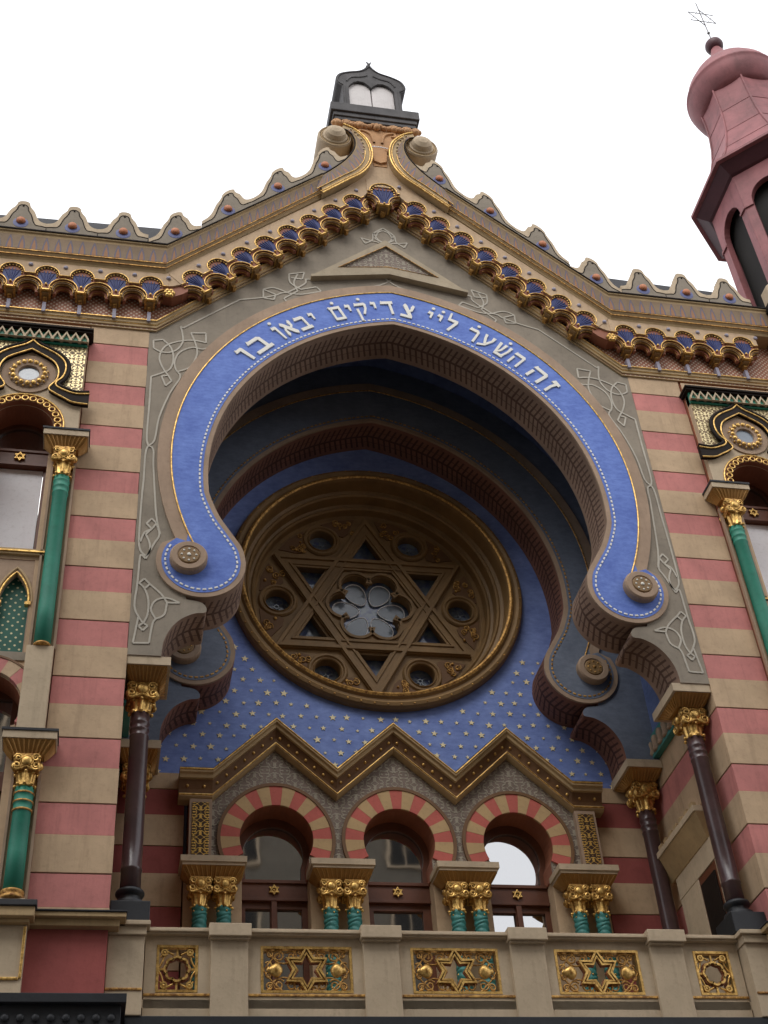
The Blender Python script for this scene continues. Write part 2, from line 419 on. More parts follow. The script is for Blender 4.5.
# arch wall (grey panel) 0.75 deep with the leaf-scale soffit on its edge
b = MB()
poly = [(-PX, -5.92), (-PX, .36), (-3.97, Bm(3.97)+.03), (0, Bm(0)+.03), (3.97, Bm(3.97)+.03), (PX, .36), (PX, -5.92)]
poly += [p for p in reversed(plate_in)] + [(-x, z) for x, z in plate_in]
poly = dedupe(poly)
b.prism(poly, .004, .75, m=0, ms=1, uvside=True)
b.build('arch_wall', ['greypanel', 'tread'], SYN)

def archivolt(parent, y, sc=lambda p: p, mats=('rim', 'azure', 'white', 'gold'), thick=.04, name='archivolt', label=None, side='rim'):
    """raised brown border, blue band, beads, gold line and scroll discs"""
    h = outer_rim + [(3.62, -3.99)] + [(SC[0]+SC[2]*cos(R_(a)), SC[1]+SC[2]*sin(R_(a))) for a in range(388, 186, -6)] + list(reversed(inner))
    pl = dedupe([sc(p) for p in h] + [sc((-x, z)) for x, z in reversed(h)])
    b = MB(); b.prism(pl, y-thick, y+.002, m=0)
    bi = offset(inner, .125); cb = SC[2]-.125
    path = bi + [(SC[0]+cb*cos(R_(a)), SC[1]+cb*sin(R_(a))) for a in range(188, 394, 4)]
    path = [sc(p) for p in path]; acc = 0; last = path[0]
    for q in path[1:]:
        L = hypot(q[0]-last[0], q[1]-last[1])
        while acc <= L:
            t = acc/L; x, z = last[0]+(q[0]-last[0])*t, last[1]+(q[1]-last[1])*t
            dx, dz = (q[0]-last[0])/L, (q[1]-last[1])/L
            for s in (1, -1):
                e = [(x+dx*.026-dz*.013, z+dz*.026+dx*.013), (x-dx*.026-dz*.013, z-dz*.026+dx*.013), (x-dx*.026+dz*.013, z-dz*.026-dx*.013), (x+dx*.026+dz*.013, z+dz*.026-dx*.013)]
                b.prism([(s*p, w_) for p, w_ in e], y-thick-.016, y-thick+.004, m=1, back=False)
            acc += .083
        acc -= L; last = q
    root = b.build(name, [mats[0], mats[2]], parent, .006, label)
    ins = offset(inner, .075); cr = SC[2]-.075
    h = outer_gold[:-1] + [(3.36, -3.98), (3.50, -3.93)] + [(SC[0]+cr*cos(R_(a)), SC[1]+cr*sin(R_(a))) for a in range(390, 188, -6)] + list(reversed(ins))
    pl = dedupe([sc(p) for p in h] + [sc((-x, z)) for x, z in reversed(h)])
    b = MB(); b.prism(pl, y-thick-.006, y-thick+.01, m=0); b.build('blue_band', [mats[1]], root)
    gl = [sc(p) for p in outer_gold]
    for s in (1, -1):
        b = MB(s); b.tube2(gl, y-thick-.010, .013, 6); b.build('gold_line', [mats[3]], root)
    for s in (1, -1):
        cx, cz = sc((3.325*s, -4.32)); b = MB()
        b.lathe([(.262, .03), (.262, -.10), (.24, -.13), (.165, -.13), (.155, -.115), (1e-4, -.115)], cx, y-thick, cz, 'y', 32, 0, False)
        b.lathe([(.15, 0), (.135, -.02), (1e-4, -.02)], cx, y-thick-.115, cz, 'y', 24, 1, False)
        for i in range(8): b.boss(cx+.10*cos(i*pi/4), y-thick-.134, cz+.10*sin(i*pi/4), .017, .014, 2, 8)
        b.boss(cx, y-thick-.134, cz, .03, .02, 2, 10)
        b.build('scroll_disc', [mats[0], 'rosewood', mats[2]], root, .004)
    return root
ARCH = archivolt(SYN, 0, label='front horseshoe archivolt with bright blue band and white Hebrew letters')

# --- Hebrew inscription, read from right to left
def bar(x0, y0, x1, y1): return [(x0, y0), (x1, y0), (x1, y1), (x0, y1)]
GL = {
 'bet': (.86, [[(.0, .78), (.08, 1.04), (.14, .98), (.62, .98), (.74, .86), (.74, .0), (.58, .0), (.58, .78)], bar(.0, 0, .88, .2)]),
 'vav': (.42, [[(.0, .80), (.07, 1.04), (.13, .98), (.36, .98), (.40, .9), (.36, .0), (.23, .0), (.23, .80)]]),
 'alef': (.86, [[(.02, .86), (.12, 1.04), (.30, .92), (.86, .16), (.76, -.03), (.58, .10)], [(.52, .52), (.66, .66), (.62, .86), (.74, 1.04), (.86, .96), (.80, .60), (.60, .42)], [(.30, .60), (.20, .46), (.22, .16), (.06, .0), (.0, .12), (.05, .46), (.18, .68)]]),
 'yod': (.36, [[(.0, .80), (.07, 1.04), (.13, .98), (.32, .98), (.36, .9), (.32, .48), (.20, .52), (.20, .80)]]),
 'mem': (.86, [bar(.06, .82, .82, 1.0), bar(.66, .0, .82, .83), bar(.10, .0, .24, .83), bar(.10, .0, .82, .17), [(.0, 1.0), (.08, .8), (.2, .82), (.12, 1.04)]]),
 'qof': (.80, [[(.0, .80), (.07, 1.04), (.13, .98), (.70, .98), (.80, .86), (.74, .55), (.50, .12), (.36, .18), (.60, .58), (.62, .80)], bar(.06, -.32, .20, .58)]),
 'dalet': (.82, [[(.0, .78), (.08, 1.04), (.14, .98), (.84, .98), (.84, .78)], bar(.54, .0, .70, .80)]),
 'tsadi': (.80, [bar(.02, .0, .78, .19), [(.04, .88), (.14, 1.04), (.30, .94), (.76, .2), (.56, .12)], [(.46, .52), (.58, .68), (.56, .84), (.66, 1.04), (.80, .96), (.74, .6), (.54, .42)]]),
 'lamed': (.74, [[(.04, 1.42), (.16, 1.42), (.20, .98), (.70, .98), (.74, .78), (.42, .0), (.26, .06), (.54, .78), (.06, .80)]]),
 'resh': (.74, [[(.0, .78), (.08, 1.04), (.14, .98), (.60, .98), (.74, .84), (.74, .0), (.58, .0), (.58, .78)]]),
 'ayin': (.84, [[(.62, 1.02), (.84, 1.02), (.80, .70), (.50, .16), (.0, -.06), (.0, .10), (.34, .24), (.64, .72)], [(.04, 1.02), (.24, 1.02), (.28, .78), (.46, .36), (.34, .24), (.14, .66)]]),
 'shin': (.98, [bar(.16, .0, .82, .19), [(.0, 1.0), (.2, 1.0), (.30, .15), (.16, .05)], [(.40, 1.0), (.60, 1.0), (.50, .45), (.30, .16), (.22, .2), (.38, .5)], [(.78, 1.0), (.98, 1.0), (.94, .6), (.80, .1), (.64, .1), (.80, .6)]]),
 'he': (.84, [[(.0, .78), (.08, 1.04), (.14, .98), (.72, .98), (.82, .86), (.82, .0), (.66, .0), (.66, .78)], bar(.06, .0, .21, .60)]),
 'zayin': (.46, [[(.0, .80), (.08, 1.04), (.44, .98), (.46, .80), (.34, .78), (.30, .5), (.34, .0), (.20, .0), (.16, .5), (.20, .78)]]),
}
words = [('vav bet', 143.6, 132.2), ('vav* alef bet yod', 128.4, 113.6), ('mem* yod qof* yod dalet tsadi', 108.6, 84.2), ('yod* yod* lamed', 80.6, 71.2), ('resh* ayin shin* he', 67.8, 48.2), ('he zayin', 45.0, 34.6)]
def arcpos(th):      # point on the lettering line for a direction seen from (0,-2)
    th = R_(th); dx, dz = cos(th), sin(th); sgn = 1 if dx >= 0 else -1
    cx, cz, r = -.68*sgn, -2.47, 3.905
    ox, oz = -cx, -2-cz; bb = ox*dx+oz*dz; t = -bb+sqrt(bb*bb-(ox*ox+oz*oz-r*r))
    px, pz = t*dx, -2+t*dz; nx, nz = (px-cx)/r, (pz-cz)/r
    return (px, pz), (nx, nz)
H = .335
for wd, a0, a1 in words:
    gl = wd.split(); wid = [GL[g.strip('*')][0] for g in gl]; gap = .22
    tot = sum(wid)+gap*(len(gl)-1); c = 0
    for g, wv in zip(gl, wid):
        mid = (c+wv/2)/tot; c += wv+gap
        (px, pz), (nx, nz) = arcpos(a0+(a1-a0)*mid); tx, tz = nz, -nx
        kx = hypot(arcpos(a0)[0][0]-arcpos(a1)[0][0], arcpos(a0)[0][1]-arcpos(a1)[0][1])/tot
        b = MB()
        for j, pl in enumerate(GL[g.strip('*')][1]):
            q = [(px+tx*(x-wv/2)*kx+nx*(y*H-.03), pz+tz*(x-wv/2)*kx+nz*(y*H-.03)) for x, y in pl]
            b.prism(q, -.068-.0012*j, -.045)
        if '*' in g:
            y = 1.28 if 'lamed' not in g else 1.5
            b.lathe([(.032, .03), (.032, 0), (1e-4, 0)], px+nx*(y*H-.03)+tx*.02, -.069, pz+nz*(y*H-.03)+tz*.02, 'y', 10, 0, False)
        b.build('letter', ['white'], ARCH)

# --- strapwork on the grey panel
knots = [
 [(-2.62,1.39),(-3.1,.95),(-3.54,0.54),(-3.58,0.58)],
 [(-3.58,0.58),(-3.53,0.25),(-3.61,0.03),(-3.74,-0.07),(-3.88,-0.07),(-3.99,-0.00),(-4.00,0.18),(-3.85,0.22),(-3.72,0.05),(-3.67,-0.19),(-3.71,-0.44),(-3.83,-0.55),(-4.00,-0.66),(-4.0,-1.30),(-4.0,-2.05),(-3.90,-2.21),(-3.885,-2.5),(-3.86,-2.81),(-3.80,-3.5),(-3.73,-3.85)],
 [(-2.61,0.70),(-3.13,0.12),(-3.38,0.10),(-3.58,-0.05),(-3.65,-0.27),(-3.62,-0.46),(-3.55,-0.62),(-3.70,-1.0),(-3.84,-1.54),(-3.89,-2.03),(-4.0,-2.23),(-4.01,-2.83),(-4.02,-3.23),(-4.02,-3.93),(-3.99,-4.16),(-3.91,-4.26),(-3.86,-4.17),(-3.87,-4.02),(-3.93,-3.87),(-3.85,-3.76)],
 [(-3.60,-0.50),(-3.40,-0.36),(-3.30,-0.05),(-3.33,0.19),(-3.41,0.44),(-3.17,0.47),(-3.16,0.24),(-3.36,0.27),(-3.58,0.22),(-3.80,0.08),(-3.89,-0.18),(-3.84,-0.41),(-3.74,-0.60),(-3.84,-0.63),(-3.77,-0.84),(-3.68,-0.72),(-3.74,-0.60)],
 [(-3.85,-3.76),(-3.93,-3.67),(-3.86,-3.57),(-3.79,-3.65),(-3.85,-3.76),(-3.95,-3.84),(-4.00,-4.01)],
 [(-3.79,-3.65),(-3.74,-3.86),(-3.80,-4.01),(-3.86,-4.17),(-3.91,-4.31),(-3.97,-4.24),(-3.99,-4.31),(-4.00,-4.74),(-4.02,-5.13),(-3.95,-5.32),(-3.89,-5.41),(-3.95,-5.46),(-3.89,-5.53),(-3.83,-5.45),(-3.89,-5.41),(-3.84,-5.26),(-3.84,-5.02),(-3.90,-4.83),(-3.98,-4.74),(-3.91,-4.66),(-3.83,-4.75),(-3.90,-4.83)],
 [(-3.83,-4.75),(-3.67,-4.91),(-3.59,-5.05),(-3.42,-5.04),(-3.59,-4.97),(-3.74,-5.02),(-3.80,-5.17),(-3.73,-5.33),(-3.62,-5.25),(-3.59,-5.05)],
 [(-3.96,-5.32),(-4.01,-5.74),(-3.80,-5.73),(-3.77,-5.42),(-3.73,-5.33)],
 [(-2.61,.70),(-2.2,1.12),(-1.85,1.36),(-1.6,1.50),(-1.1,1.78),(-.68,1.97),(-.16,2.16),(.10,2.40)],
 [(-2.62,1.39),(-2.25,1.50),(-2.01,1.60),(-1.87,1.69),(-1.58,1.69),(-1.22,1.83),(-1.30,1.93),(-1.57,1.82),(-1.75,1.97),(-1.77,2.20),(-1.50,2.29),(-1.54,2.10),(-1.74,2.11)],
 [(-2.22,1.72),(-2.01,1.62),(-2.04,1.48),(-2.22,1.50),(-2.22,1.72),(-2.04,1.79),(-1.81,1.70),(-1.51,1.97),(-1.48,2.11),(-1.33,2.13)],
 [(-1.62,2.22),(-1.69,1.98),(-1.63,1.77),(-1.87,1.54),(-1.81,1.43)],
 [(-.10,3.36),(-.30,3.40),(-.43,3.44),(-.36,3.29),(-.22,3.42),(-.19,3.61),(0,3.80),(.19,3.61),(.10,3.42),(-.04,3.36),(-.17,3.46),(-.10,3.66),(0,3.72)],
]
b = MB(); cnt = 0
for s in (1, -1):
    for kn in knots:
        kn = [(x*s*-1, z) for x, z in kn]; seg = [kn[0]]
        for i in range(1, len(kn)):
            seg.append(kn[i]); corner = i == len(kn)-1
            if not corner:
                a, c_, e = kn[i-1], kn[i], kn[i+1]; t1 = atan2(c_[1]-a[1], c_[0]-a[0]); t2 = atan2(e[1]-c_[1], e[0]-c_[0])
                corner = abs((t2-t1+pi) % (2*pi)-pi) > R_(52)
            if corner:
                p = dedupe(catmull(seg, 4), .006) if len(seg) > 2 else seg
                if len(p) > 1: yy = -.006-.0004*(cnt % 7); b.ribbon(p, .027, yy, .006); cnt += 1
                seg = [kn[i]]
b.build('strapwork', ['knot'], SYN, label='pale painted strapwork on the grey arch wall')
# small triangular pediment on the panel
b = MB()
b.prism([(0, 3.36), (-1.38, 2.16), (-1.30, 2.10), (0, 2.42), (1.30, 2.10), (1.38, 2.16)], -.07, .01, [[(0, 3.19), (.90, 2.45), (0, 2.60), (-.90, 2.45)]], 0)
b.prism([(0, 3.20), (-.88, 2.46), (0, 2.59), (.91, 2.44)], -.035, .008, m=1)
b.tube2([(0, 3.19), (-.90, 2.45), (0, 2.60), (.90, 2.45)], -.07, .010, 6, 2, True)
b.prism([(-1.40, 2.14), (-1.40, 2.08), (0, 2.36), (1.40, 2.08), (1.40, 2.14), (0, 2.42)], -.11, .01, m=3)
b.build('pediment', ['pedstone', 'spandrel', 'oldgold', 'pedstone'], SYN, .006)

# ------------------------------------------------------------------ niche behind the arch
# vault from the front wall back to the second arch, blue above, grey below
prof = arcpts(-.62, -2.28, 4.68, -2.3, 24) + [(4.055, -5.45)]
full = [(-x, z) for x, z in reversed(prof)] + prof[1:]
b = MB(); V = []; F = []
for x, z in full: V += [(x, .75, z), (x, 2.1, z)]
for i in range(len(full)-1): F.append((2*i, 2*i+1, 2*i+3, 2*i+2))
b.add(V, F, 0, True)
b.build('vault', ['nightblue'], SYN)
# second arch
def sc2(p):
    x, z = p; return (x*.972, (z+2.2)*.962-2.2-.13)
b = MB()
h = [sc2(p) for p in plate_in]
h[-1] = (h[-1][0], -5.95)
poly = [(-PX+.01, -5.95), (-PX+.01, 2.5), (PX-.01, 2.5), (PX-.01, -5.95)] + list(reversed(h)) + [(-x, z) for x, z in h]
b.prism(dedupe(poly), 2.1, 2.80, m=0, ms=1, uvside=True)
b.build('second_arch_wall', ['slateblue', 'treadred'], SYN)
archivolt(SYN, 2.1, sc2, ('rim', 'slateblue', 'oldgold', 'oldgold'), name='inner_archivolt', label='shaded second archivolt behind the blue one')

# back wall with gilded stars, a round opening for the rose window and three window openings
RZ = -2.31
BW = 2.8
ZIG = [(-3.2, -6.22), (-2.72, -6.22), (-1.79, -5.32), (-.9, -6.14), (0, -5.32), (.9, -6.14), (1.79, -5.32), (2.72, -6.22), (3.2, -6.22)]
b = MB()
b.prism([(-4.07, -6.04), (-4.07, 2.6), (4.07, 2.6), (4.07, -6.04)], BW, 3.3, [circ(0, RZ, 2.42, 64)], 0)
def star(cx, cz, r, n=5, k=.42, a0=90):
    return [(cx+(r if i % 2 == 0 else r*k)*cos(R_(a0+i*180/n)), cz+(r if i % 2 == 0 else r*k)*sin(R_(a0+i*180/n))) for i in range(2*n)]
row = 0; z = -6.0
while z < -3.55:
    for i in range(-17, 18):
        x = i*.25+(.125 if row % 2 else 0)
        if hypot(x, z-RZ) < 2.66 or abs(x) > 4.0: continue
        if any(abs(x-px) < 1.0 and z < -5.24-abs(x-px)*.98+.05 for px in (-1.79, 0, 1.79)): continue
        if z < -5.95 and abs(x) < 3.3: continue
        r = (.055 if (row//2+i) % 3 else .034)*random.uniform(.8, 1.15)
        b.prism(star(x+random.uniform(-.022, .022), z+random.uniform(-.02, .02), r, 5, .42, 90+random.uniform(-8, 8)), BW-.012, BW+.003, m=1, back=False)
    z += .205; row += 1
b.build('star_wall', ['starblue', 'starcream'], SYN, label='blue niche wall sown with small pale gold stars')
# striped wall below the stars
opens = []
for cx in (-1.79, 0, 1.79):
    a = math.asin(.27/.53)
    o_ = [(cx-.46, -10.35), (cx-.46, -7.40)] + [(cx+.53*cos(t), -7.13+.53*sin(t)) for t in [pi+a-(pi+2*a)*i/28 for i in range(1, 28)]] + [(cx+.46, -7.40), (cx+.46, -10.35)]
    opens.append(o_)
b = MB()
for x0, x1 in ((-4.07, -3.1), (3.1, 4.07)):
    b = MB(); b.box(x0, x1, BW, 3.3, -6.3, -6.04, 0)
    for i in range(7, 12):
        z = -PW*i; b.box(x0, x1, BW+.006, 3.3, z-.42, z-.012, 1); b.box(x0, x1, BW, 3.3, z-PW, z-.42, 0); b.box(x0, x1, BW+.02, 3.3, z-.012, z, 2)
    b.build('striped_niche_wall', ['beige', 'redwall', 'brown'], SYN, .005)

# --- rose window
RO = empty('rose_window', (0, 3.1, RZ-2.5), SYN)
b = MB()
b.lathe([(2.52, .16), (2.52, .02), (2.49, -.03), (2.44, -.05), (2.40, -.02), (2.37, -.02), (2.34, -.06), (2.28, -.06), (2.26, 0), (2.255, .26), (2.20, .28), (2.17, .26), (2.14, .29), (2.135, .50), (2.09, .52), (2.06, .50), (2.03, .53), (2.02, .68), (1.98, .72), (1.97, .84)], 0, 2.68, RZ, 'y', 96, 0, False, caps=False)
b.build('frame', ['rosewood'], RO)
b = MB(); b.lathe([(2.335, 0), (2.30, -.018), (2.27, 0)], 0, 2.615, RZ, 'y', 96, 0, False, caps=False)
for i in range(72): b.boss(2.465*cos(i*pi/36), 2.64, RZ+2.465*sin(i*pi/36), .018, .012, 0, 6)
b.build('bead_ring', ['oldgold'], RO)
YT = 3.40
def tri_pts(cx, cz, r, a0): return [(cx+r*cos(R_(a0+120*i)), cz+r*sin(R_(a0+120*i))) for i in range(3)]
def rounded_tri(cx, cz, r, a0): return tri_pts(cx, cz, r, a0)
holes = []; tips = []
for kk in range(6):
    a = 30+60*kk; cx, cz = 1.20*cos(R_(a)), RZ+1.20*sin(R_(a)); t = tri_pts(cx, cz, .36, a); holes.append(t); tips.append((t, a))
cir = []
for kk in range(6):
    a = 60*kk; cx, cz = 1.60*cos(R_(a)), RZ+1.60*sin(R_(a)); holes.append(circ(cx, cz, .215, 28)); cir.append((cx, cz))
def hexafoil(r0, lr, n=14):
    pts = []
    for kk in range(6):
        a = 60*kk; cx, cz = r0*cos(R_(a)), r0*sin(R_(a))
        for i in range(n+1):
            t = R_(a-105+210*i/n); pts.append((cx+lr*cos(t), RZ+cz+lr*sin(t)))
    return dedupe(pts, .004)
hx = hexafoil(.47, .245); holes.append(hx)
b = MB(); b.prism(circ(0, RZ, 2.0, 96), YT, YT+.16, holes, 0)
b.build('tracery', ['rosewood'], RO, .006)
# two crossed triangles of moulded bars
def tri_ring(a0, ro, ri, y0, m=0):
    o_ = tri_pts(0, RZ, ro, a0); i_ = tri_pts(0, RZ, ri, a0); b.prism(o_, y0, YT+.002, [i_], m)
b = MB()
tri_ring(90, 1.955, 1.47, YT-.05); tri_ring(90, 1.93, 1.80, YT-.09); tri_ring(90, 1.62, 1.55, YT-.075)
b.build('star_bar', ['rosewood'], RO, .006)
b = MB(); tri_ring(-90, 1.957, 1.472, YT-.053); tri_ring(-90, 1.93, 1.80, YT-.093); tri_ring(-90, 1.62, 1.55, YT-.078); b.build('star_bar', ['rosewood'], RO, .006)
for (cx, cz) in cir:
    b = MB(); b.lathe([(.34, .06), (.34, -.02), (.315, -.05), (.285, -.05), (.265, -.02), (.25, -.02), (.235, -.045), (.218, -.03), (.215, .08)], cx, YT, cz, 'y', 32, 0, False, caps=False)
    b.build('roundel', ['rosewood'], RO)
b = MB(); b.ribbon(hexafoil(.47, .285), .05, YT-.045, YT+.01, 0, True)
for i in range(6):
    a, c2 = R_(60*i), R_(60*i+60); q = [(.98*cos(a), RZ+.98*sin(a)), (.98*cos(c2), RZ+.98*sin(c2))]
    b.ribbon(q, .04, YT-.04, YT+.01)
b.build('hexafoil', ['rosewood'], RO)
def spiral_(cx, cz, r, turns, sgn, n=14, a0=0): return [(cx+sgn*r*(1-.78*i/n)*cos(a0+2*pi*turns*i/n), cz+r*(1-.78*i/n)*sin(a0+2*pi*turns*i/n)) for i in range(n+1)]
# foliage in the spandrels between star and rim
for kk in range(12):
    a = 15+30*kk; a_ = R_(a)
    b = MB(); rr = 1.70
    A0 = a-9.5; A1 = a+9.5
    q = [(r_*cos(R_(t)), RZ+r_*sin(R_(t))) for r_, t in ((1.93, A0), (1.95, a), (1.93, A1), (1.62, a+4), (1.55, a), (1.62, a-4))]
    b.prism(q, YT-.018, YT+.002)
    for j in range(9):
        t = R_(a+random.uniform(-6.5, 6.5)); r_ = random.uniform(1.60, 1.90); x_, z_ = r_*cos(t), RZ+r_*sin(t)
        if hypot(x_-1.6*cos(R_(round(a/60)*60)), z_-RZ-1.6*sin(R_(round(a/60)*60))) < .36: continue
        if j % 3: b.tube2(spiral_(x_, z_, random.uniform(.05, .075), 1.4, random.choice((-1, 1)), a0=random.uniform(0, 6)), YT-.03, .012, 5, 1)
        else: b.boss(x_, YT-.016, z_, random.uniform(.02, .035), .035, 1, 8)
    b.build('foliage', ['brown', 'oldgold'], RO)
b = MB(); b.prism(circ(0, RZ, 1.95, 48), YT+.20, YT+.22)
b.build('glass', ['rosepane'], RO)
for kk in range(6):
    a = 60*kk
    b = MB(); pts = []
    for i in range(20):
        t = 2*pi*i/20; u, v_ = .40+.24*cos(t), .175*sin(t)*(1+.25*cos(t)); pts.append((u*cos(R_(a))-v_*sin(R_(a)), RZ+u*sin(R_(a))+v_*cos(R_(a))))
    b.prism(pts, YT+.17, YT+.198, m=0); b.tube2(pts, YT+.165, .010, 5, 1, True)
    b.build('petal', ['petal', 'curtain'], RO)
for (cx, cz) in cir:
    b = MB()
    for j in range(6):
        t = j*pi/3; b.tube2(circ(cx+.10*cos(t), cz+.10*sin(t), .062, 12), YT+.17, .006, 4, 0, True)
    b.ring(cx, YT+.165, YT+.19, cz, .03, .045, 0, 12)
    b.build('roundel_leading', ['petal'], RO)
# dark rooms behind the windows
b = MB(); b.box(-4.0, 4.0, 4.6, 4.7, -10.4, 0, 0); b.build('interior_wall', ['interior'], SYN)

# --- triple window ensemble
EY = 2.66
TW = empty('triple_window', (0, 2.6, -10.35), SYN)
b = MB()
zl = [(-3.04, -7.5), (-3.04, -6.30), (-2.70, -6.30)] + [(x, z-.08) for x, z in ZIG[2:-2]] + [(2.70, -6.30), (3.04, -6.30), (3.04, -7.5)]
# face below the zigzag with the three arches cut out; the lower part between the columns set back
poly = [(-3.04, -7.62), (-3.04, -6.30), (-2.68, -6.30)] + [(x, z-.06) for x, z in ZIG[2:-2]] + [(2.68, -6.30), (3.04, -6.30), (3.04, -7.62)]
for cx in (1.79, 0, -1.79):
    a = math.asin(.27/.53)
    poly += [(cx+.46, -7.62), (cx+.46, -7.40)] + [(cx+.53*cos(t), -7.13+.53*sin(t)) for t in [-a+(pi+2*a)*i/28 for i in range(1, 28)]] + [(cx-.46, -7.40), (cx-.46, -7.62)]
b.prism(poly, EY, 3.12, m=0, ms=1)
b.build('spandrel', ['spandrel', 'redbrown'], TW)
# jamb piers between and beside the windows
b = MB()
for x0, x1 in ((-3.1, -2.25), (-1.33, -.46), (.46, 1.33), (2.25, 3.1)):
    b.box(x0+.02, x1-.02, 2.78, 3.3, -10.35, -7.62)
b.build('jamb_pier', ['beige'], TW, .006)
# voussoirs
for cx in (-1.79, 0, 1.79):
    nv = 17; A0 = -27; A1 = 207; b = MB()
    for i in range(nv):
        t0, t1 = A0+(A1-A0)*i/nv, A0+(A1-A0)*(i+1)/nv; q = []
        for j in range(5): t = R_(t0+(t1-t0)*j/4); q.append((cx+.528*cos(t), -7.13+.528*sin(t)))
        for j in range(5):
            t = R_(t1-(t1-t0)*j/4); rr = .80+.03*max(0, sin(t))**6; q.append((cx+rr*cos(t), -7.13+rr*sin(t)))
        b.prism(q, EY-.03-(.003 if i % 2 else 0), EY+.002, m=i % 2)
    b.ribbon([(cx+(.825+.03*max(0, sin(R_(t)))**6)*cos(R_(t)), -7.13+(.825+.03*max(0, sin(R_(t)))**6)*sin(R_(t))) for t in range(-28, 209, 4)], .05, EY-.045, EY, 2)
    b.build('voussoir_ring', ['voussred', 'voussbeige', 'brown'], TW, .003)
# zigzag cornice
def zz(off): return [(x, z+off) for x, z in ZIG]
b = MB(); st = [(x, z, 1) for x, z in ZIG]
b.strip(st, [(BW, .06), (2.42, .06), (2.42, .0), (2.46, -.02), (2.47, -.07), (BW, -.07)], 0)
b.strip(st, [(BW-.02, -.07), (2.52, -.07), (2.58, -.20), (2.60, -.28), (BW-.02, -.28)], 1)
b.strip(st, [(BW-.03, -.28), (2.54, -.28), (2.54, -.33), (2.60, -.36), (BW-.03, -.36)], 0)
b.strip(st, [(2.425, .068), (2.405, .055), (2.405, .035), (2.425, .03)], 2)
b.strip(st, [(2.545, -.285), (2.525, -.295), (2.525, -.31), (2.545, -.32)], 2)
b.strip(st, [(BW, .10), (2.44, .085), (2.44, .062), (BW, .062)], 3)
for i in range(len(ZIG)-1):
    (x0, z0), (x1, z1) = ZIG[i], ZIG[i+1]; n = max(2, int(hypot(x1-x0, z1-z0)/.17))
    for j in range(n):
        t = (j+.5)/n; b.boss(x0+(x1-x0)*t, 2.57, z0+(z1-z0)*t-.155, .026, .03, 2, 8)
b.build('zigzag_cornice', ['moulding', 'brown', 'gold', 'blackpaint'], TW, .004)
for s in (1, -1):
    b = MB(s); b.box(2.72, 3.04, 2.56, EY+.01, -7.58, -6.58, 0); b.box(2.76, 3.0, 2.545, 2.57, -7.54, -6.64, 1)
    b.build('gilded_panel', ['rim', 'goldrelief'], TW, .004)

def flare(b, cx, cy, w0, d0, z0, w1, d1, z1, m=0):
    V = [(cx+sx*w0/2, cy+sy*d0/2, z0) for sx, sy in ((-1, -1), (1, -1), (1, 1), (-1, 1))]+[(cx+sx*w1/2, cy+sy*d1/2, z1) for sx, sy in ((-1, -1), (1, -1), (1, 1), (-1, 1))]
    b.add(V, [(0, 1, 2, 3), (4, 7, 6, 5)]+[(i, (i+1) % 4, 4+(i+1) % 4, 4+i) for i in range(4)], m)
def ribs(b, cx, cy, w0, d0, z0, w1, d1, z1, m, n=9, r=.014):
    for i in range(n):
        t = (i+.5)/n-.5
        b.tube([(cx+t*w0, cy-d0/2-.002, z0), (cx+t*(w0+w1)/2, cy-(d0+d1)/4-.012, (z0+z1)/2), (cx+t*w1, cy-d1/2-.004, z1)], r, 5, m)
        b.tube([(cx-w0/2-.002, cy+t*d0, z0), (cx-(w0+w1)/4-.012, cy+t*(d0+d1)/2, (z0+z1)/2), (cx-w1/2-.004, cy+t*d1, z1)], r, 5, m)
        b.tube([(cx+w0/2+.002, cy+t*d0, z0), (cx+(w0+w1)/4+.012, cy+t*(d0+d1)/2, (z0+z1)/2), (cx+w1/2+.004, cy+t*d1, z1)], r, 5, m)
def spiral2(cx, cz, r, turns, sgn, n=18, a0=0):
    return [(cx+sgn*r*(1-.78*i/n)*cos(a0+2*pi*turns*i/n), cz+r*(1-.78*i/n)*sin(a0+2*pi*turns*i/n)) for i in range(n+1)]
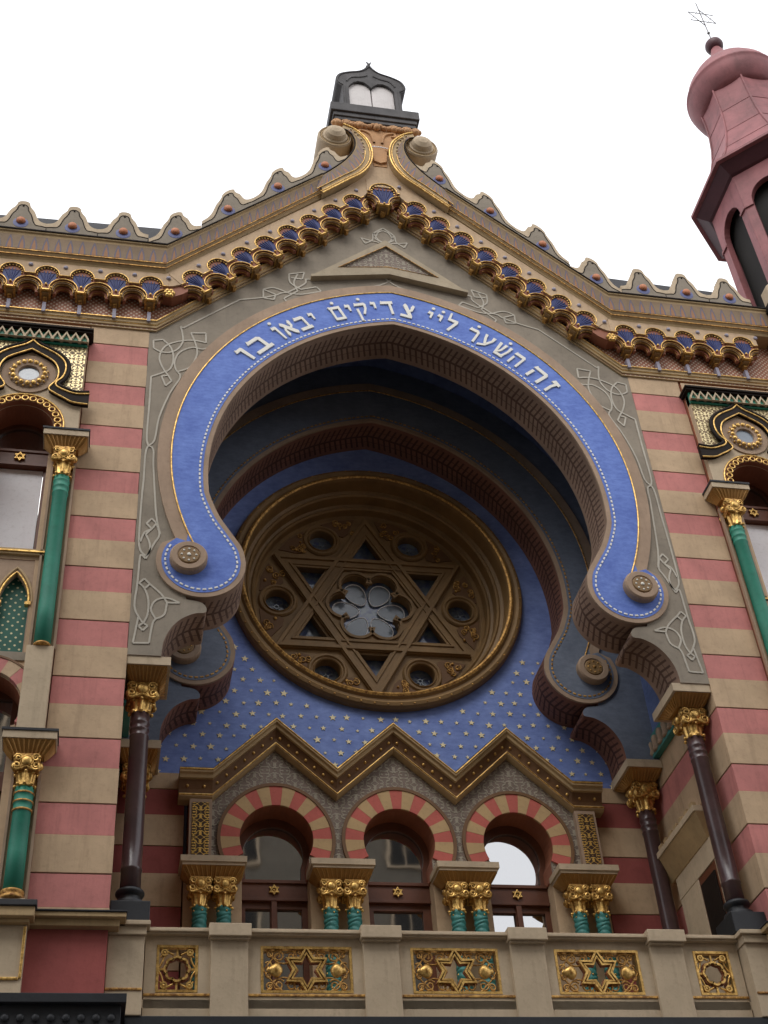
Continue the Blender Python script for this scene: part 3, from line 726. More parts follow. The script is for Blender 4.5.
def capital(b, cx, cy, z, w, h, m=0, md=1):
    """gilded block with boss and volutes (top z, height h), then a bell of leaves"""
    hb = h*.55
    b.box(cx-w/2*.80, cx+w/2*.80, cy-w/2*.80, cy+w/2*.80, z-hb, z, md)
    for fy in (-1, 1):
        y = cy+fy*w/2*.84
        for s in (1, -1):
            b.tube2(spiral2(cx+s*w*.30, z-hb*.30, w*.15, 1.5, s), y, w*.040, 5, m)
            b.tube2(spiral2(cx+s*w*.33, z-hb*.78, w*.17, 1.5, s, a0=pi), y, w*.045, 5, m)
        if fy < 0:
            b.boss(cx, y+.01, z-hb*.48, w*.20, w*.12, m, 14); b.tube2(circ(cx, z-hb*.48, w*.215, 18), y, w*.022, 5, m, True)
            b.tube2([(cx-w*.2, z-hb*.98), (cx, z-hb*.8), (cx+w*.2, z-hb*.98)], y, w*.04, 5, m)
    for fx in (-1, 1):
        x = cx+fx*w/2*.84
        for s in (1, -1):
            b.tube([(x, cy+q[0], q[1]) for q in spiral2(s*w*.30, z-hb*.30, w*.15, 1.5, s)], w*.040, 5, m)
            b.tube([(x, cy+q[0], q[1]) for q in spiral2(s*w*.33, z-hb*.78, w*.17, 1.5, s, a0=pi)], w*.045, 5, m)
        b.ball(x, cy, z-hb*.48, w*.15, m, 10)
    r = w*.30; hz = h-hb
    b.lathe([(r*1.15, 0), (r*1.05, -hz*.2), (r*.92, -hz*.8), (r*1.0, -hz*.93), (r*.8, -hz)], cx, cy, z-hb, 'z', 48, m, True, 0, None, .09, 8)
    for i in range(8):
        a = 2*pi*i/8; b.ball(cx+r*1.12*cos(a), cy+r*1.12*sin(a), z-h+.02, r*.22, m, 8)
        b.ball(cx+r*1.22*cos(a), cy+r*1.22*sin(a), z-hb-.01, r*.2, m, 8)

for cc in (-2.7, -.9, .9, 2.7):
    C = empty('column_pair', (cc, 2.6, -10.35), TW)
    C = TW
    b = MB(); y0 = 2.58
    b.box(cc-.455, cc+.455, 2.32, 2.82, -7.66, -7.57, 0)
    b.box(cc-.43, cc+.43, 2.345, 2.80, -7.70, -7.66, 0)
    flare(b, cc, 2.58, .84, .44, -7.70, .64, .20, -7.84, 1)
    ribs(b, cc, 2.58, .84, .44, -7.70, .64, .20, -7.84, 1, 12, .011)
    for s in (-.165, .165): capital(b, cc+s, 2.58, -7.82, .34, .42, 2, 3)
    b.build('capital', ['stone', 'flare', 'gold', 'oldgold'], C, .003)
    for s in (-.165, .165):
        b = MB(); pr = []; z = -8.22
        while z > -10.2: pr += [(.092, z), (.100, z-.012), (.104, z-.03), (.100, z-.048), (.092, z-.06)]; z -= .07
        n = 20; V = []; F = []
        for j, (r, zz_) in enumerate(pr):
            for i in range(n):
                a = 2*pi*i/n; V.append((cc+s+r*cos(a), 2.58+r*sin(a), zz_+.018*sin(a*2+j*.3)))
        for j in range(len(pr)-1):
            for i in range(n): F.append((j*n+i, j*n+(i+1) % n, (j+1)*n+(i+1) % n, (j+1)*n+i))
        b.add(V, F, 0, True)
        for q in range(0, 26, 4):
            for i in range(5): a = 2*pi*i/5+q*.4; b.ball(cc+s+.098*cos(a), 2.58+.098*sin(a), -8.29-.07*q, .014, 1, 6)
        b.box(cc+s-.13, cc+s+.13, 2.45, 2.71, -10.35, -10.2, 2)
        b.build('shaft', ['turquoise', 'gold', 'stone'], C)
for o_ in [o for o in bpy.data.objects if o.name.startswith('column_pair')]: bpy.data.objects.remove(o_)

def sixstar(b, cx, y, cz, r, m=0, t=.03):
    for a0 in (90, -90):
        o_ = tri_pts(cx, cz, r, a0); i_ = tri_pts(cx, cz, r*.62, a0); b.prism(o_, y-t-(.002 if a0 > 0 else 0), y, [i_], m)
    b.boss(cx, y, cz, r*.22, .02, m, 8)
# window joinery
for cx, kind in ((-1.79, 2), (0, 1), (1.79, 2)):
    y = 3.06; b = MB()
    a = math.asin(.27/.53)
    op = [(cx-.50, -7.62)] + [(cx+.56*cos(t), -7.13+.56*sin(t)) for t in [pi+a-(pi+2*a)*i/28 for i in range(0, 29)]] + [(cx+.50, -7.62)]
    fan = [(cx-.40, -7.56)] + [(cx+.44*cos(t), -7.17+.44*sin(t)) for t in [pi+.4-(pi+.8)*i/24 for i in range(0, 25)]] + [(cx+.40, -7.56)]
    b.prism(op, y, y+.10, [fan], 0)
    b.box(cx-.50, cx+.50, y-.04, y+.09, -7.88, -7.60, 0); b.box(cx-.50, cx+.50, y-.07, y+.03, -7.64, -7.59, 0); b.box(cx-.50, cx+.50, y-.06, y+.03, -7.90, -7.86, 0)
    if kind == 2:
        rects = [(-.40, -.05), (.05, .40)]
        b.box(cx-.04, cx+.04, y-.05, y+.05, -10.35, -7.90)
    else:
        rects = [(-.36, .36)]
    b.prism([(cx-.5, -10.35), (cx-.5, -7.90), (cx+.5, -7.90), (cx+.5, -10.35)], y, y+.08,
            [[(cx+p, -10.1), (cx+p, -8.0), (cx+q, -8.0), (cx+q, -10.1)] for p, q in rects], 0)
    sixstar(b, cx, y-.045, -7.74, .085, 1)
    b.build('window_frame', ['wood', 'gold'], TW, .004)
    b = MB(); b.box(cx-.48, cx+.48, y+.05, y+.062, -10.3, -7.95); b.prism([(cx-.46, -7.62)]+[(cx+.50*cos(t), -7.15+.50*sin(t)) for t in [pi+.4-(pi+.8)*i/24 for i in range(25)]]+[(cx+.46, -7.62)], y+.05, y+.062)
    b.build('window_pane', ['glass'], TW)

# --- niche side walls' fittings: green cresting and, on the right, the hooded side door
for s in (1, -1):
    b = MB(s); b.box(4.0, 4.068, 1.2, 2.5, -5.86, -5.50, 0); b.box(3.965, 4.068, 1.2, 2.5, -5.90, -5.84, 0)
    for i in range(6):
        y = 1.3+i*.21; b.lathe([(.055, 0), (.07, .03), (.05, .10), (.06, .2), (.04, .26), (1e-4, .27)], 3.98, y, -5.86, 'z', 12, 1)
    b.build('cresting', ['turquoise', 'rim'], SYN, .004)
b = MB()
b.box(4.02, 4.068, .80, 2.28, -10.35, -7.80, 0)
b.box(3.985, 4.03, .80, .98, -10.35, -8.12, 0); b.box(3.985, 4.03, 1.60, 2.28, -10.35, -8.12, 0); b.box(3.98, 4.03, .79, 2.29, -8.12, -7.79, 0)
flare(b, 4.07, 1.72, .52, 1.72, -7.46, .20, 1.44, -7.80, 1)
b.box(3.79, 4.07, .86, 2.62, -7.46, -7.37, 0)
for i in range(8): b.box(3.83, 3.90, .95+i*.21, 1.06+i*.21, -7.37, -7.27, 1)
b.box(3.995, 4.015, .98, 1.60, -10.35, -8.12, 2)
b.box(3.97, 3.995, 1.04, 1.54, -9.4, -8.25, 3)
b.build('side_door', ['stone', 'moulding', 'wood', 'blackpaint'], SYN, .006, 'dark wooden door under a bracketed hood')

# --- dark polished columns carrying the two arches
def big_column(s, cx, cy, ztop, zsh, zbase, label):
    C = empty('column', (s*cx, cy, zbase), SYN); C['label'] = label
    b = MB(s); w = .56
    x0, x1 = 3.50, 4.066
    b.box(x0, x1, cy-.40, cy+.43, ztop-.13, ztop, 0)
    flare(b, (x0+x1)/2+.02, cy, x1-x0-.04, .76, ztop-.13, .36, .36, ztop-.25, 1)
    ribs(b, (x0+x1)/2+.02, cy, x1-x0-.05, .75, ztop-.13, .36, .36, ztop-.25, 1, 9, .014)
    capital(b, cx, cy, ztop-.25, .42, -(zsh-ztop+.25), 2, 3)
    b.build('capital', ['stone', 'flare', 'gold', 'oldgold'], C, .004)
    b = MB(s); h = zsh
    pr = [(.120, h+.02), (.120, h-.10), (.128, h-.115), (.128, h-.135), (.118, h-.15), (.118, h-.20), (.128, h-.215), (.128, h-.235), (.118, h-.25), (.118, h-.30), (.127, h-.315), (.127, h-.33), (.118, h-.345), (.124, zbase+.9), (.122, zbase+.55), (.130, zbase+.54), (.130, zbase+.51), (.122, zbase+.50), (.124, zbase+.26)]
    b.lathe(pr, cx, cy, 0, 'z', 28, 0); b.build('shaft', ['porphyry'], C)
    b = MB(s); b.lathe([(.13, zbase+.27), (.165, zbase+.25), (.175, zbase+.22), (.16, zbase+.19), (.13, zbase+.17), (.135, zbase+.12), (.19, zbase+.10), (.2, zbase+.05), (.19, zbase+.02)], cx, cy, 0, 'z', 28, 0)
    b.box(cx-.235, 4.066, cy-.26, cy+.26, zbase-.24, zbase+.03, 0)
    b.build('base', ['blackcornice'], C, .008)
for s, side in ((1, 'right'), (-1, 'left')):
    big_column(s, 3.845, .42, -5.92, -6.60, -9.28, 'dark polished column at the front '+side+' corner of the niche')
    big_column(s, 3.82, 2.45, -5.95, -6.66, -9.9, 'dark polished column at the back '+side+' corner of the niche')

# balcony floor
b = MB(); b.box(-4.07, 4.07, .3, 3.3, -10.45, -10.35); b.build('balcony_floor', ['stone'], SYN)
# ------------------------------------------------------------------ balustrade
BA = empty('balustrade', (0, .35, -10.45), SYN)
pan = [(-3.27, .235), (-1.78, .535), (0, .535), (1.78, .535), (3.27, .235)]
b = MB(); hl = [[(c-h, -10.27), (c-h, -9.72), (c+h, -9.72), (c+h, -10.27)] for c, h in pan]
b.prism([(-3.64, -10.62), (-3.64, -9.62), (3.64, -9.62), (3.64, -10.62)], .30, .52, hl, 0)
b.box(-3.64, 3.64, .285, .30, -10.315, -10.285, 1)
b.build('parapet', ['stone', 'oldgold'], BA, .005)
b = MB(); b.box(-3.64, 3.64, .22, .58, -9.62, -9.565, 0); b.box(-3.64, 3.64, .25, .56, -9.565, -9.525, 0); b.box(-3.64, 3.64, .19, .30, -9.60, -9.565, 0)
b.build('handrail', ['stone'], BA, .008)
for px in (-2.68, -.9, .9, 2.68):
    b = MB(); b.box(px-.215, px+.215, .245, .56, -10.62, -9.66, 0); b.box(px-.245, px+.245, .15, .60, -9.66, -9.505, 0); b.box(px-.225, px+.225, .19, .59, -9.685, -9.66, 0)
    b.build('post', ['stone'], BA, .010)
def grille(cx, hw):
    z0, z1 = -10.27, -9.72; zc = (z0+z1)/2; b = MB(); y0, y1 = .315, .36
    b.prism([(cx-hw, z0), (cx-hw, z1), (cx+hw, z1), (cx+hw, z0)], .295, .36, [[(cx-hw+.03, z0+.03), (cx-hw+.03, z1-.03), (cx+hw-.03, z1-.03), (cx+hw-.03, z0+.03)]], 0)
    if hw > .3:
        for q, wd, yy in ((.265, .035, .29), (.20, .028, .30)):
            b.ribbon(star(cx, zc, q, 6, .58, 90), wd, yy, .345, 0, True); b.ribbon(star(cx, zc, q, 6, .58, 90), wd+.022, .335, .37, 1, True)
        for s in (1, -1):
            b.lathe([(.02, 0), (.05, .02), (.085, .06), (.09, .10), (.06, .16), (.03, .19), (.045, .21), (1e-4, .24)], 0, 0, 0, 'z', 14, 0, True, 0, lambda x, y, z, s=s: (cx+s*(.28+z*.8), .325+y*.5, zc+x))
            for dz in (1, -1):
                for (ux, uz, rr, tt) in ((.17, .17, .07, 1.4), (.33, .17, .075, 1.6), (.43, .19, .05, 1.3), (.44, .06, .045, 1.2), (.08, .22, .035, 1.1)):
                    b.tube2(spiral2(cx+s*ux, zc+dz*uz, rr, tt, s*dz, 16, .6), .335, .012, 5, 2)
                b.tube2(catmull([(cx+s*.12, zc+dz*.24), (cx+s*.2, zc+dz*.10), (cx+s*.34, zc+dz*.10), (cx+s*.46, zc+dz*.24)], 5), .335, .011, 5, 2)
                b.tube2(catmull([(cx+s*.5, zc), (cx+s*.40, zc+dz*.13), (cx+s*.28, zc+dz*.24)], 5), .335, .011, 5, 2)
    else:
        pts = []
        for kk in range(8):
            a = 45*kk; ux, uz = .095*cos(R_(a)), .095*sin(R_(a))
            for i in range(9): t = R_(a-80+160*i/8); pts.append((cx+ux+.048*cos(t), zc+uz+.048*sin(t)))
        b.ribbon(pts, .026, .30, .345, 0, True); b.ribbon(pts, .05, .33, .37, 1, True)
        for sx in (1, -1):
            for sz in (1, -1):
                b.ring(cx+sx*.145, .30, .35, zc+sz*.19, .022, .042, 0, 14); b.boss(cx+sx*.145, .32, zc+sz*.19, .02, .02, 0, 8)
                b.tube2(catmull([(cx+sx*.20, zc+sz*.25), (cx+sx*.16, zc+sz*.235), (cx+sx*.10, zc+sz*.20), (cx+sx*.04, zc+sz*.17)], 4), .33, .013, 5, 0)
                b.tube2([(cx+sx*.105, zc+sz*.25), (cx+sx*.19, zc+sz*.14)], .33, .012, 5, 0)
                b.tube2(catmull([(cx+sx*.205, zc+sz*.02), (cx+sx*.17, zc+sz*.08), (cx+sx*.15, zc+sz*.15)], 4), .33, .013, 5, 0)
        b.box(cx-.012, cx+.012, .32, .35, zc+.14, z1-.02, 0); b.box(cx-.012, cx+.012, .32, .35, z0+.02, zc-.14, 0)
        b.box(cx+.14, cx+.21, .32, .35, zc-.012, zc+.012, 0); b.box(cx-.21, cx-.14, .32, .35, zc-.012, zc+.012, 0)
    b.build('grille', ['gold', 'redbrown', 'oldgold'], BA)
for c, h in pan: grille(c, h)

# ------------------------------------------------------------------ lower band, ledges, black cornice, base of the building
for s in (1, -1):
    b = MB(s)
    b.box(3.88, 5.02, -.17, .1, -9.60, -9.545, 0); b.box(3.95, 5.0, -.10, .1, -9.68, -9.60, 0)
    b.box(3.87, 5.03, -.19, .1, -9.545, -9.525, 1)
    b.build('pier_ledge', ['moulding', 'slate'], SYN, .008)
    b = MB(s)
    b.box(3.60, 4.07, .02, .75, -9.60, -9.545, 0); b.box(3.64, 4.066, .06, .75, -9.70, -9.60, 0); b.box(3.655, 4.066, .10, .75, -10.6, -9.70, 0); b.box(3.66, 4.067, .085, .11, -10.33, -10.30, 1)
    b.build('column_plinth', ['stone', 'oldgold'], SYN, .008)
    b = MB(s)
    b.box(4.86, 6.9, -.33, .2, -9.55, -9.48, 1); b.box(4.88, 6.9, -.30, .2, -9.66, -9.55, 0); b.box(4.93, 6.9, -.22, .2, -9.70, -9.66, 0)
    b.build('bay_ledge', ['moulding', 'slate'], SYN, .008)
    b = MB(s); b.box(4.95, 6.9, -.14, .3, -10.6, -9.70, 0)
    b.box(4.955, 4.985, -.16, -.13, -10.30, -9.72, 1); b.box(4.985, 6.9, -.16, -.13, -10.32, -10.29, 1)
    b.build('bay_plinth', ['stone', 'gold'], SYN, .006)
    b = MB(s); b.box(3.83, 8.2, -.42, .3, -10.66, -10.56, 0); b.box(3.88, 8.2, -.34, .3, -10.95, -10.66, 0)
    for i in range(26): b.boss(3.98+i*.155, -.345, -10.80, .045, .03, 0, 10)
    b.build('black_cornice', ['blackcornice'], SYN, .006)
b = MB(); b.box(-3.83, 3.83, .12, .6, -10.72, -10.60, 0); b.box(-3.83, 3.83, .16, .6, -10.95, -10.72, 0); b.build('black_cornice', ['blackcornice'], SYN, .006)
b = MB(); b.box(-11.5, 11.5, .3, 4, G-.02, -10.9, 0)
for i in range(8): b.box(-11.5, 11.5, .285, .31, G+.35+i*.86, G+.75+i*.86, 1)
b.build('lower_wall', ['beige', 'redwall'], SYN)
b = MB()
for i in range(3):
    cx = (i-1)*2.5; b.prism([(cx-.8, G), (cx-.8, G+3.6)]+circ(cx, G+3.9, .95, 20, 198, -18, False)+[(cx+.8, G+3.6), (cx+.8, G)], .20, .35, m=0)
b.build('portal', ['wood'], SYN)

# ------------------------------------------------------------------ side window bays (x from 4.99 outwards, mirrored)
BX = 5.82
for s in (1, -1):
    W = empty('window_bay', (s*BX, 0, -9.5), SYN); W['label'] = ('right' if s > 0 else 'left')+' window bay with green columns and ogee hood'
    # wall plate with the round-headed opening, the two pointed niches and the lower horseshoe opening
    a = .45
    up = [(BX-.43, -4.34), (BX-.43, -2.35)]+[(BX+.46*cos(t), -2.03+.46*sin(t)) for t in [pi+.3-(pi+.6)*i/24 for i in range(25)]]+[(BX+.43, -2.35), (BX+.43, -4.34)]
    lo = [(BX-.40, -9.48), (BX-.40, -7.10)]+[(BX+.50*cos(t), -6.85+.50*sin(t)) for t in [pi+.5-(pi+1.0)*i/24 for i in range(25)]]+[(BX+.40, -7.10), (BX+.40, -9.48)]
    b = MB(s); b.prism([(PE+.01, -9.52), (PE+.01, .3), (2*BX-PE-.01, .3), (2*BX-PE-.01, -9.52)], -.05, .60, [dedupe(up), dedupe(lo), [(BX-.44, -6.02), (BX-.44, -4.50), (BX+.44, -4.50), (BX+.44, -6.02)]], 0, 1)
    b.build('surround_wall', ['beige', 'redbrown'], W, .004)
    # upper field: front slab
    arc_ = [(BX+.60*cos(t), -2.03+.60*sin(t)) for t in [pi+.25-(pi+.5)*i/28 for i in range(29)]]
    b = MB(s); b.prism([(PE+.02, -2.28), (PE+.02, -.02), (2*BX-PE-.02, -.02), (2*BX-PE-.02, -2.28)]+list(reversed(arc_)), -.14, -.04, m=0)
    b.build('hood_slab', ['stone'], W, .004)
    ogo = catmull([(BX, -.22), (5.70, -.36), (5.58, -.43), (5.42, -.53), (5.30, -.65), (5.24, -.79), (5.24, -.97), (5.29, -1.12), (5.36, -1.22), (5.24, -1.30), (5.09, -1.35), (4.90, -1.33)], 4)
    ogi = catmull([(BX, -.50), (5.66, -.60), (5.54, -.68), (5.44, -.78), (5.385, -.95), (5.40, -1.13), (5.50, -1.32), (5.40, -1.42), (5.27, -1.50), (5.13, -1.58), (4.90, -1.60)], 4)
    # gilded arabesque behind the hood
    b = MB(s)
    q = [(PE+.03, -.04), (BX, -.04)]+ogo[:-1]+[(PE+.03, -1.36)]
    b.prism(dedupe(q), -.155, -.135); q = [(2*BX-x, z) for x, z in q]; b.prism(dedupe(q), -.155, -.135)
    b.build('gilded_panel', ['goldpanel'], W)
    b = MB(s); h = ogo+list(reversed(ogi)); h2 = [(2*BX-x, z) for x, z in h]
    for hh in (h, h2):
        b.prism(dedupe(hh), -.21, -.13)
    for f_ in (lambda p: p, lambda p: (2*BX-p[0], p[1])):
        b.tube2([f_(p) for p in offset(ogo, .05)], -.215, .016, 5, 1); b.tube2([f_(p) for p in ogi], -.213, .014, 5, 1); b.tube2([f_(p) for p in ogo], -.20, .03, 6, 0)
    b.build('ogee_hood', ['blackpaint', 'gold'], W)
    b = MB(s)
    b.lathe([(.40, 0), (.40, -.02), (.385, -.02), (.30, -.01), (.27, -.05), (.22, -.06), (.16, -.045), (.15, 0)], BX, -.143, -1.00, 'y', 36, 0, False, caps=False)
    for i in range(16):
        t = 2*pi*i/16; b.boss(BX+.235*cos(t), -.185, -1.0+.235*sin(t), .042, .045, 1, 8); b.boss(BX+.28*cos(t+.2), -.165, -1.0+.28*sin(t+.2), .022, .03, 1, 6)
    b.lathe([(.15, 0), (1e-4, 0)], BX, -.15, -1.0, 'y', 24, 2, False)
    b.build('roundel', ['rim', 'gold', 'petal'], W)
    b = MB(s)
    for i in range(17):
        t = R_(-14+208*i/16); b.tube2(circ(BX+.515*cos(t), -2.03+.515*sin(t), .046, 10), -.155, .014, 5, 0, True)
    b.tube2([(BX+.60*cos(R_(t)), -2.03+.60*sin(R_(t))) for t in range(-15, 196, 6)], -.145, .016, 5, 0)
    b.ribbon([(BX+.535*cos(R_(t)), -2.03+.535*sin(R_(t))) for t in range(-15, 196, 6)], .13, -.135, -.04, 1)
    b.build('scalloped_arch', ['gold', 'redbrown'], W)
    # green gabled cornice
    b = MB(s); x0, x1 = 4.93, 2*BX-4.93
    b.box(x0+.02, x1-.02, -.26, .0, -.07, -.03, 0); b.box(x0, x1, -.29, .0, -.03, .01, 0); b.box(PE+.02, x1-.1, -.19, 0, -.31, -.07, 1)
    n = 12; wv = (x1-x0-.12)/n
    for i in range(n):
        cx = x0+.06+wv*(i+.5)
        b.prism([(cx-wv/2, -.28), (cx-wv/2, -.22), (cx, -.08), (cx+wv/2, -.22), (cx+wv/2, -.28)], -.26, -.19, [[(cx-wv*.34, -.275), (cx-wv*.34, -.24), (cx, -.135), (cx+wv*.34, -.24), (cx+wv*.34, -.275)]], 2)
        b.prism([(cx-wv*.36, -.28), (cx-wv*.36, -.24), (cx, -.12), (cx+wv*.36, -.24), (cx+wv*.36, -.28)], -.225, -.19, m=1)
    b.build('gabled_cornice', ['blackpaint', 'teal', 'stone'], W, .003)
    # joinery
    b = MB(s); y = .36
    fan = [(BX-.38, -2.14)]+[(BX+.40*cos(t), -2.03+.40*sin(t)) for t in [pi-.1-(pi-.2)*i/20 for i in range(21)]]+[(BX+.38, -2.14)]
    b.prism([(BX-.50, -4.36), (BX-.50, -2.0)]+[(BX+.52*cos(t), -2.03+.52*sin(t)) for t in [pi-(pi)*i/20 for i in range(21)]]+[(BX+.50, -2.0), (BX+.50, -4.36)], y, y+.09,
            [dedupe(fan), [(BX-.36, -4.26), (BX-.36, -2.46), (BX+.36, -2.46), (BX+.36, -4.26)]], 0)
    b.box(BX-.48, BX+.48, y-.05, y+.05, -2.44, -2.16, 0); b.box(BX-.48, BX+.48, y-.07, y, -2.20, -2.15, 0); b.box(BX-.48, BX+.48, y-.07, y, -2.46, -2.42, 0)
    sixstar(b, BX, y-.055, -2.30, .095, 1)
    b.build('window_frame', ['wood', 'gold'], W, .004)
    b = MB(s); b.box(BX-.42, BX+.42, y+.05, y+.06, -4.3, -1.6); b.build('window_pane', ['glass'], W)
    b = MB(s); b.box(BX-.35, BX+.35, y+.035, y+.045, -4.18, -2.47); b.build('blind', ['curtain'], W)
    b = MB(s); b.box(BX-.55, BX+.55, -.10, .36, -4.44, -4.34, 0); b.box(BX-.56, BX+.56, -.12, -.09, -4.41, -4.38, 1); b.box(BX-.5, BX+.5, -.07, -.045, -6.15, -6.02, 2)
    b.build('sill', ['moulding', 'gold', 'greypanel'], W, .005)
    # pair of pointed niches with dotted green tiles
    b = MB(s)
    def pointed(cx, hw, zs, zt, n=8):
        Rr = ((zt-zs)**2+hw*hw)/(2*hw); ang = math.asin((zt-zs)/Rr)
        r_ = [(cx+hw-Rr+Rr*cos(ang*i/n), zs+Rr*sin(ang*i/n)) for i in range(n+1)]
        return r_+[(2*cx-x, z) for x, z in reversed(r_[:-1])]
    hs_ = []
    for cx in (BX-.225, BX+.225): hs_.append([(cx-.20, -6.0)]+[(cx-.20, -5.22)]+list(reversed(pointed(cx, .18, -5.20, -4.75)))+[(cx+.20, -5.22), (cx+.20, -6.0)])
    hs2 = [dedupe(q) for q in hs_]
    b.prism([(BX-.45, -6.02), (BX-.45, -4.50), (BX+.45, -4.50), (BX+.45, -6.02)], -.04, .02, hs2, 0)
    for cx in (BX-.225, BX+.225):
        b.tube2(pointed(cx, .195, -5.20, -4.72), -.05, .018, 6, 1); b.tube2(pointed(cx, .235, -5.20, -4.64), -.04, .022, 6, 2)
        for q in (-1, 1): b.box(cx+q*.19-.04, cx+q*.19+.04, -.075, 0, -5.26, -5.21, 1)
    b.box(BX-.45, BX+.45, .06, .08, -6.02, -4.5, 3)
    b.build('tiled_niche', ['rim', 'gold', 'moulding', 'tile'], W, .003)
    # lower horseshoe arch
    nv = 15; b = MB(s); A0, A1 = -28, 208
    for i in range(nv):
        t0, t1 = A0+(A1-A0)*i/nv, A0+(A1-A0)*(i+1)/nv
        q = [(BX+.505*cos(R_(t0+(t1-t0)*j/4)), -6.85+.505*sin(R_(t0+(t1-t0)*j/4))) for j in range(5)]+[(BX+.71*cos(R_(t1-(t1-t0)*j/4)), -6.85+.71*sin(R_(t1-(t1-t0)*j/4))) for j in range(5)]
        b.prism(q, -.13-(.003 if i % 2 else 0), -.045, m=i % 2)
    b.ribbon([(BX+.725*cos(R_(t)), -6.85+.725*sin(R_(t))) for t in range(-28, 209, 6)], .03, -.14, -.045, 2)
    b.build('voussoir_ring', ['pink', 'beige', 'brown'], W, .003)
    b = MB(s); y = .30
    b.prism([(BX-.46, -9.5), (BX-.46, -6.3), (BX+.46, -6.3), (BX+.46, -9.5)], y, y+.09, [[(BX-.36, -9.3), (BX-.36, -7.95), (BX-.05, -7.95), (BX-.05, -9.3)], [(BX+.05, -9.3), (BX+.05, -7.95), (BX+.36, -7.95), (BX+.36, -9.3)], [(BX-.36, -7.55), (BX-.36, -6.5), (BX+.36, -6.5), (BX+.36, -7.55)]], 0)
    b.box(BX-.45, BX+.45, y-.05, y+.05, -7.84, -7.62, 0); sixstar(b, BX, y-.05, -7.73, .09, 1)
    b.build('window_frame', ['wood', 'gold'], W, .004)
    b = MB(s); b.box(BX-.42, BX+.42, y+.05, y+.06, -9.4, -6.4); b.build('window_pane', ['glass'], W)
    # green columns above and below
    for ux in (5.155, 2*BX-5.155):
        for (zt, zs, zb, w_, style) in ((-2.28, -3.05, -5.95, .30, 0), (-7.34, -8.02, -9.42, .30, 1)):
            Cn = W
            b = MB(s); cy = -.12
            b.box(ux-.32, ux+.32, -.34, .0, zt-.10, zt, 0); b.box(ux-.335, ux+.335, -.355, .0, zt, zt+.035, 4)
            flare(b, ux, -.16, .60, .32, zt-.10, .36, .14, zt-.28, 1); ribs(b, ux, -.16, .60, .32, zt-.10, .36, .14, zt-.28, 1, 9, .011)
            capital(b, ux, cy-.03, zt-.28, .34, (zt-zs)-.28, 2, 3)
            b.build('capital', ['stone', 'flare', 'gold', 'oldgold', 'slate'], Cn, .003)
            b = MB(s); r = .108
            pr = [(r, zs+.02), (r, zs-.05), (r*1.08, zs-.065), (r*1.08, zs-.085), (r, zs-.10), (r, zs-.16), (r*1.08, zs-.175), (r*1.08, zs-.195), (r*.98, zs-.21), (r*.98, zs-.27), (r*1.06, zs-.285), (r*1.06, zs-.30), (r*.96, zs-.315), (r, zb+.6), (r*1.0, zb+.10)]
            if style == 0: pr[-1] = (r, zb)
            b.lathe(pr, ux, cy, 0, 'z', 24, 0)
            if style:
                for zz_ in (zs-.075, zs-.185, zs-.295): b.lathe([(r*1.0, -.014), (r*1.13, -.01), (r*1.13, .01), (r*1.0, .014)], ux, cy, zz_, 'z', 24, 1)
                b.lathe([(r, .12), (r*1.2, .11), (r*1.25, .09), (r*1.1, .07), (r*1.15, .05), (r*1.35, .04), (r*1.4, .01), (r*1.3, 0)], ux, cy, zb, 'z', 24, 1)
            else: b.lathe([(r, .03), (r*1.06, .02), (r*1.06, 0), (r*.9, -.01)], ux, cy, zb-.01, 'z', 24, 1)
            b.build('shaft', ['teal', 'oldgold'], Cn)
        x0 = 4.99 if ux < BX else 2*BX-5.34
        b = MB(s); b.box(x0+.01, x0+.35, -.17, -.02, -7.30, -5.97, 0); b.build('column_block', ['stone'], W, .006)
        b = MB(s); b.box(x0+.01, x0+.35, -.22, 0, -9.50, -9.42, 0); b.build('column_foot', ['stone'], W, .006)
        # strips framing the shaft
        b = MB(s)
        for q in (-.155, .155):
            b.box(ux+q-.016, ux+q+.016, -.10, -.04, -5.96, -2.6, 0); b.box(ux+q-.016, ux+q+.016, -.10, -.04, -9.42, -7.6, 0)
        b.build('shaft_fillet', ['rim'], W)
    # outer pier
    b = MB(s); xo = 2*BX-PE
    for i in range(-1, 11):
        z = -PW*i
        if i >= 0: b.box(xo, xo+.9, .006, 3, z-.42, z-.012, 1); b.box(xo, xo+.9, .02, 3, z-.012, z, 2)
        b.box(xo, xo+.9, 0, 3, max(z-PW, -9.62), (z-.42) if i >= 0 else .42, 0)
    b.box(xo, xo+.9, .003, 3, -10.6, -9.62, 3)
    b.build('striped_pier', ['beige', 'pink', 'brown', 'redwall'], SYN, .006)

# ------------------------------------------------------------------ frieze and cornice
XE = 6.62
def stations(step=None):
    xs = [(-XE, D(XE), 1), (-3.88, D(3.88), .95), (0, D(0), .84), (3.88, D(3.88), .95), (XE, D(XE), 1)]
    return xs
# masonry behind frieze
b = MB(); b.prism([(-7.4, .40), (-7.4, 2.0), (-3.88, D(3.88)-.07), (-.55, D(.55)), (-.45, 6.2), (.45, 6.2), (.55, D(.55)), (3.88, D(3.88)-.07), (7.4, 2.0), (7.4, .40), (PX-.1, .40), (3.97, Bm(3.97)), (0, Bm(0)), (-3.97, Bm(3.97)), (-PX+.1, .40)], -.03, .55, m=0)
b.build('frieze_wall', ['lattice'], SYN)
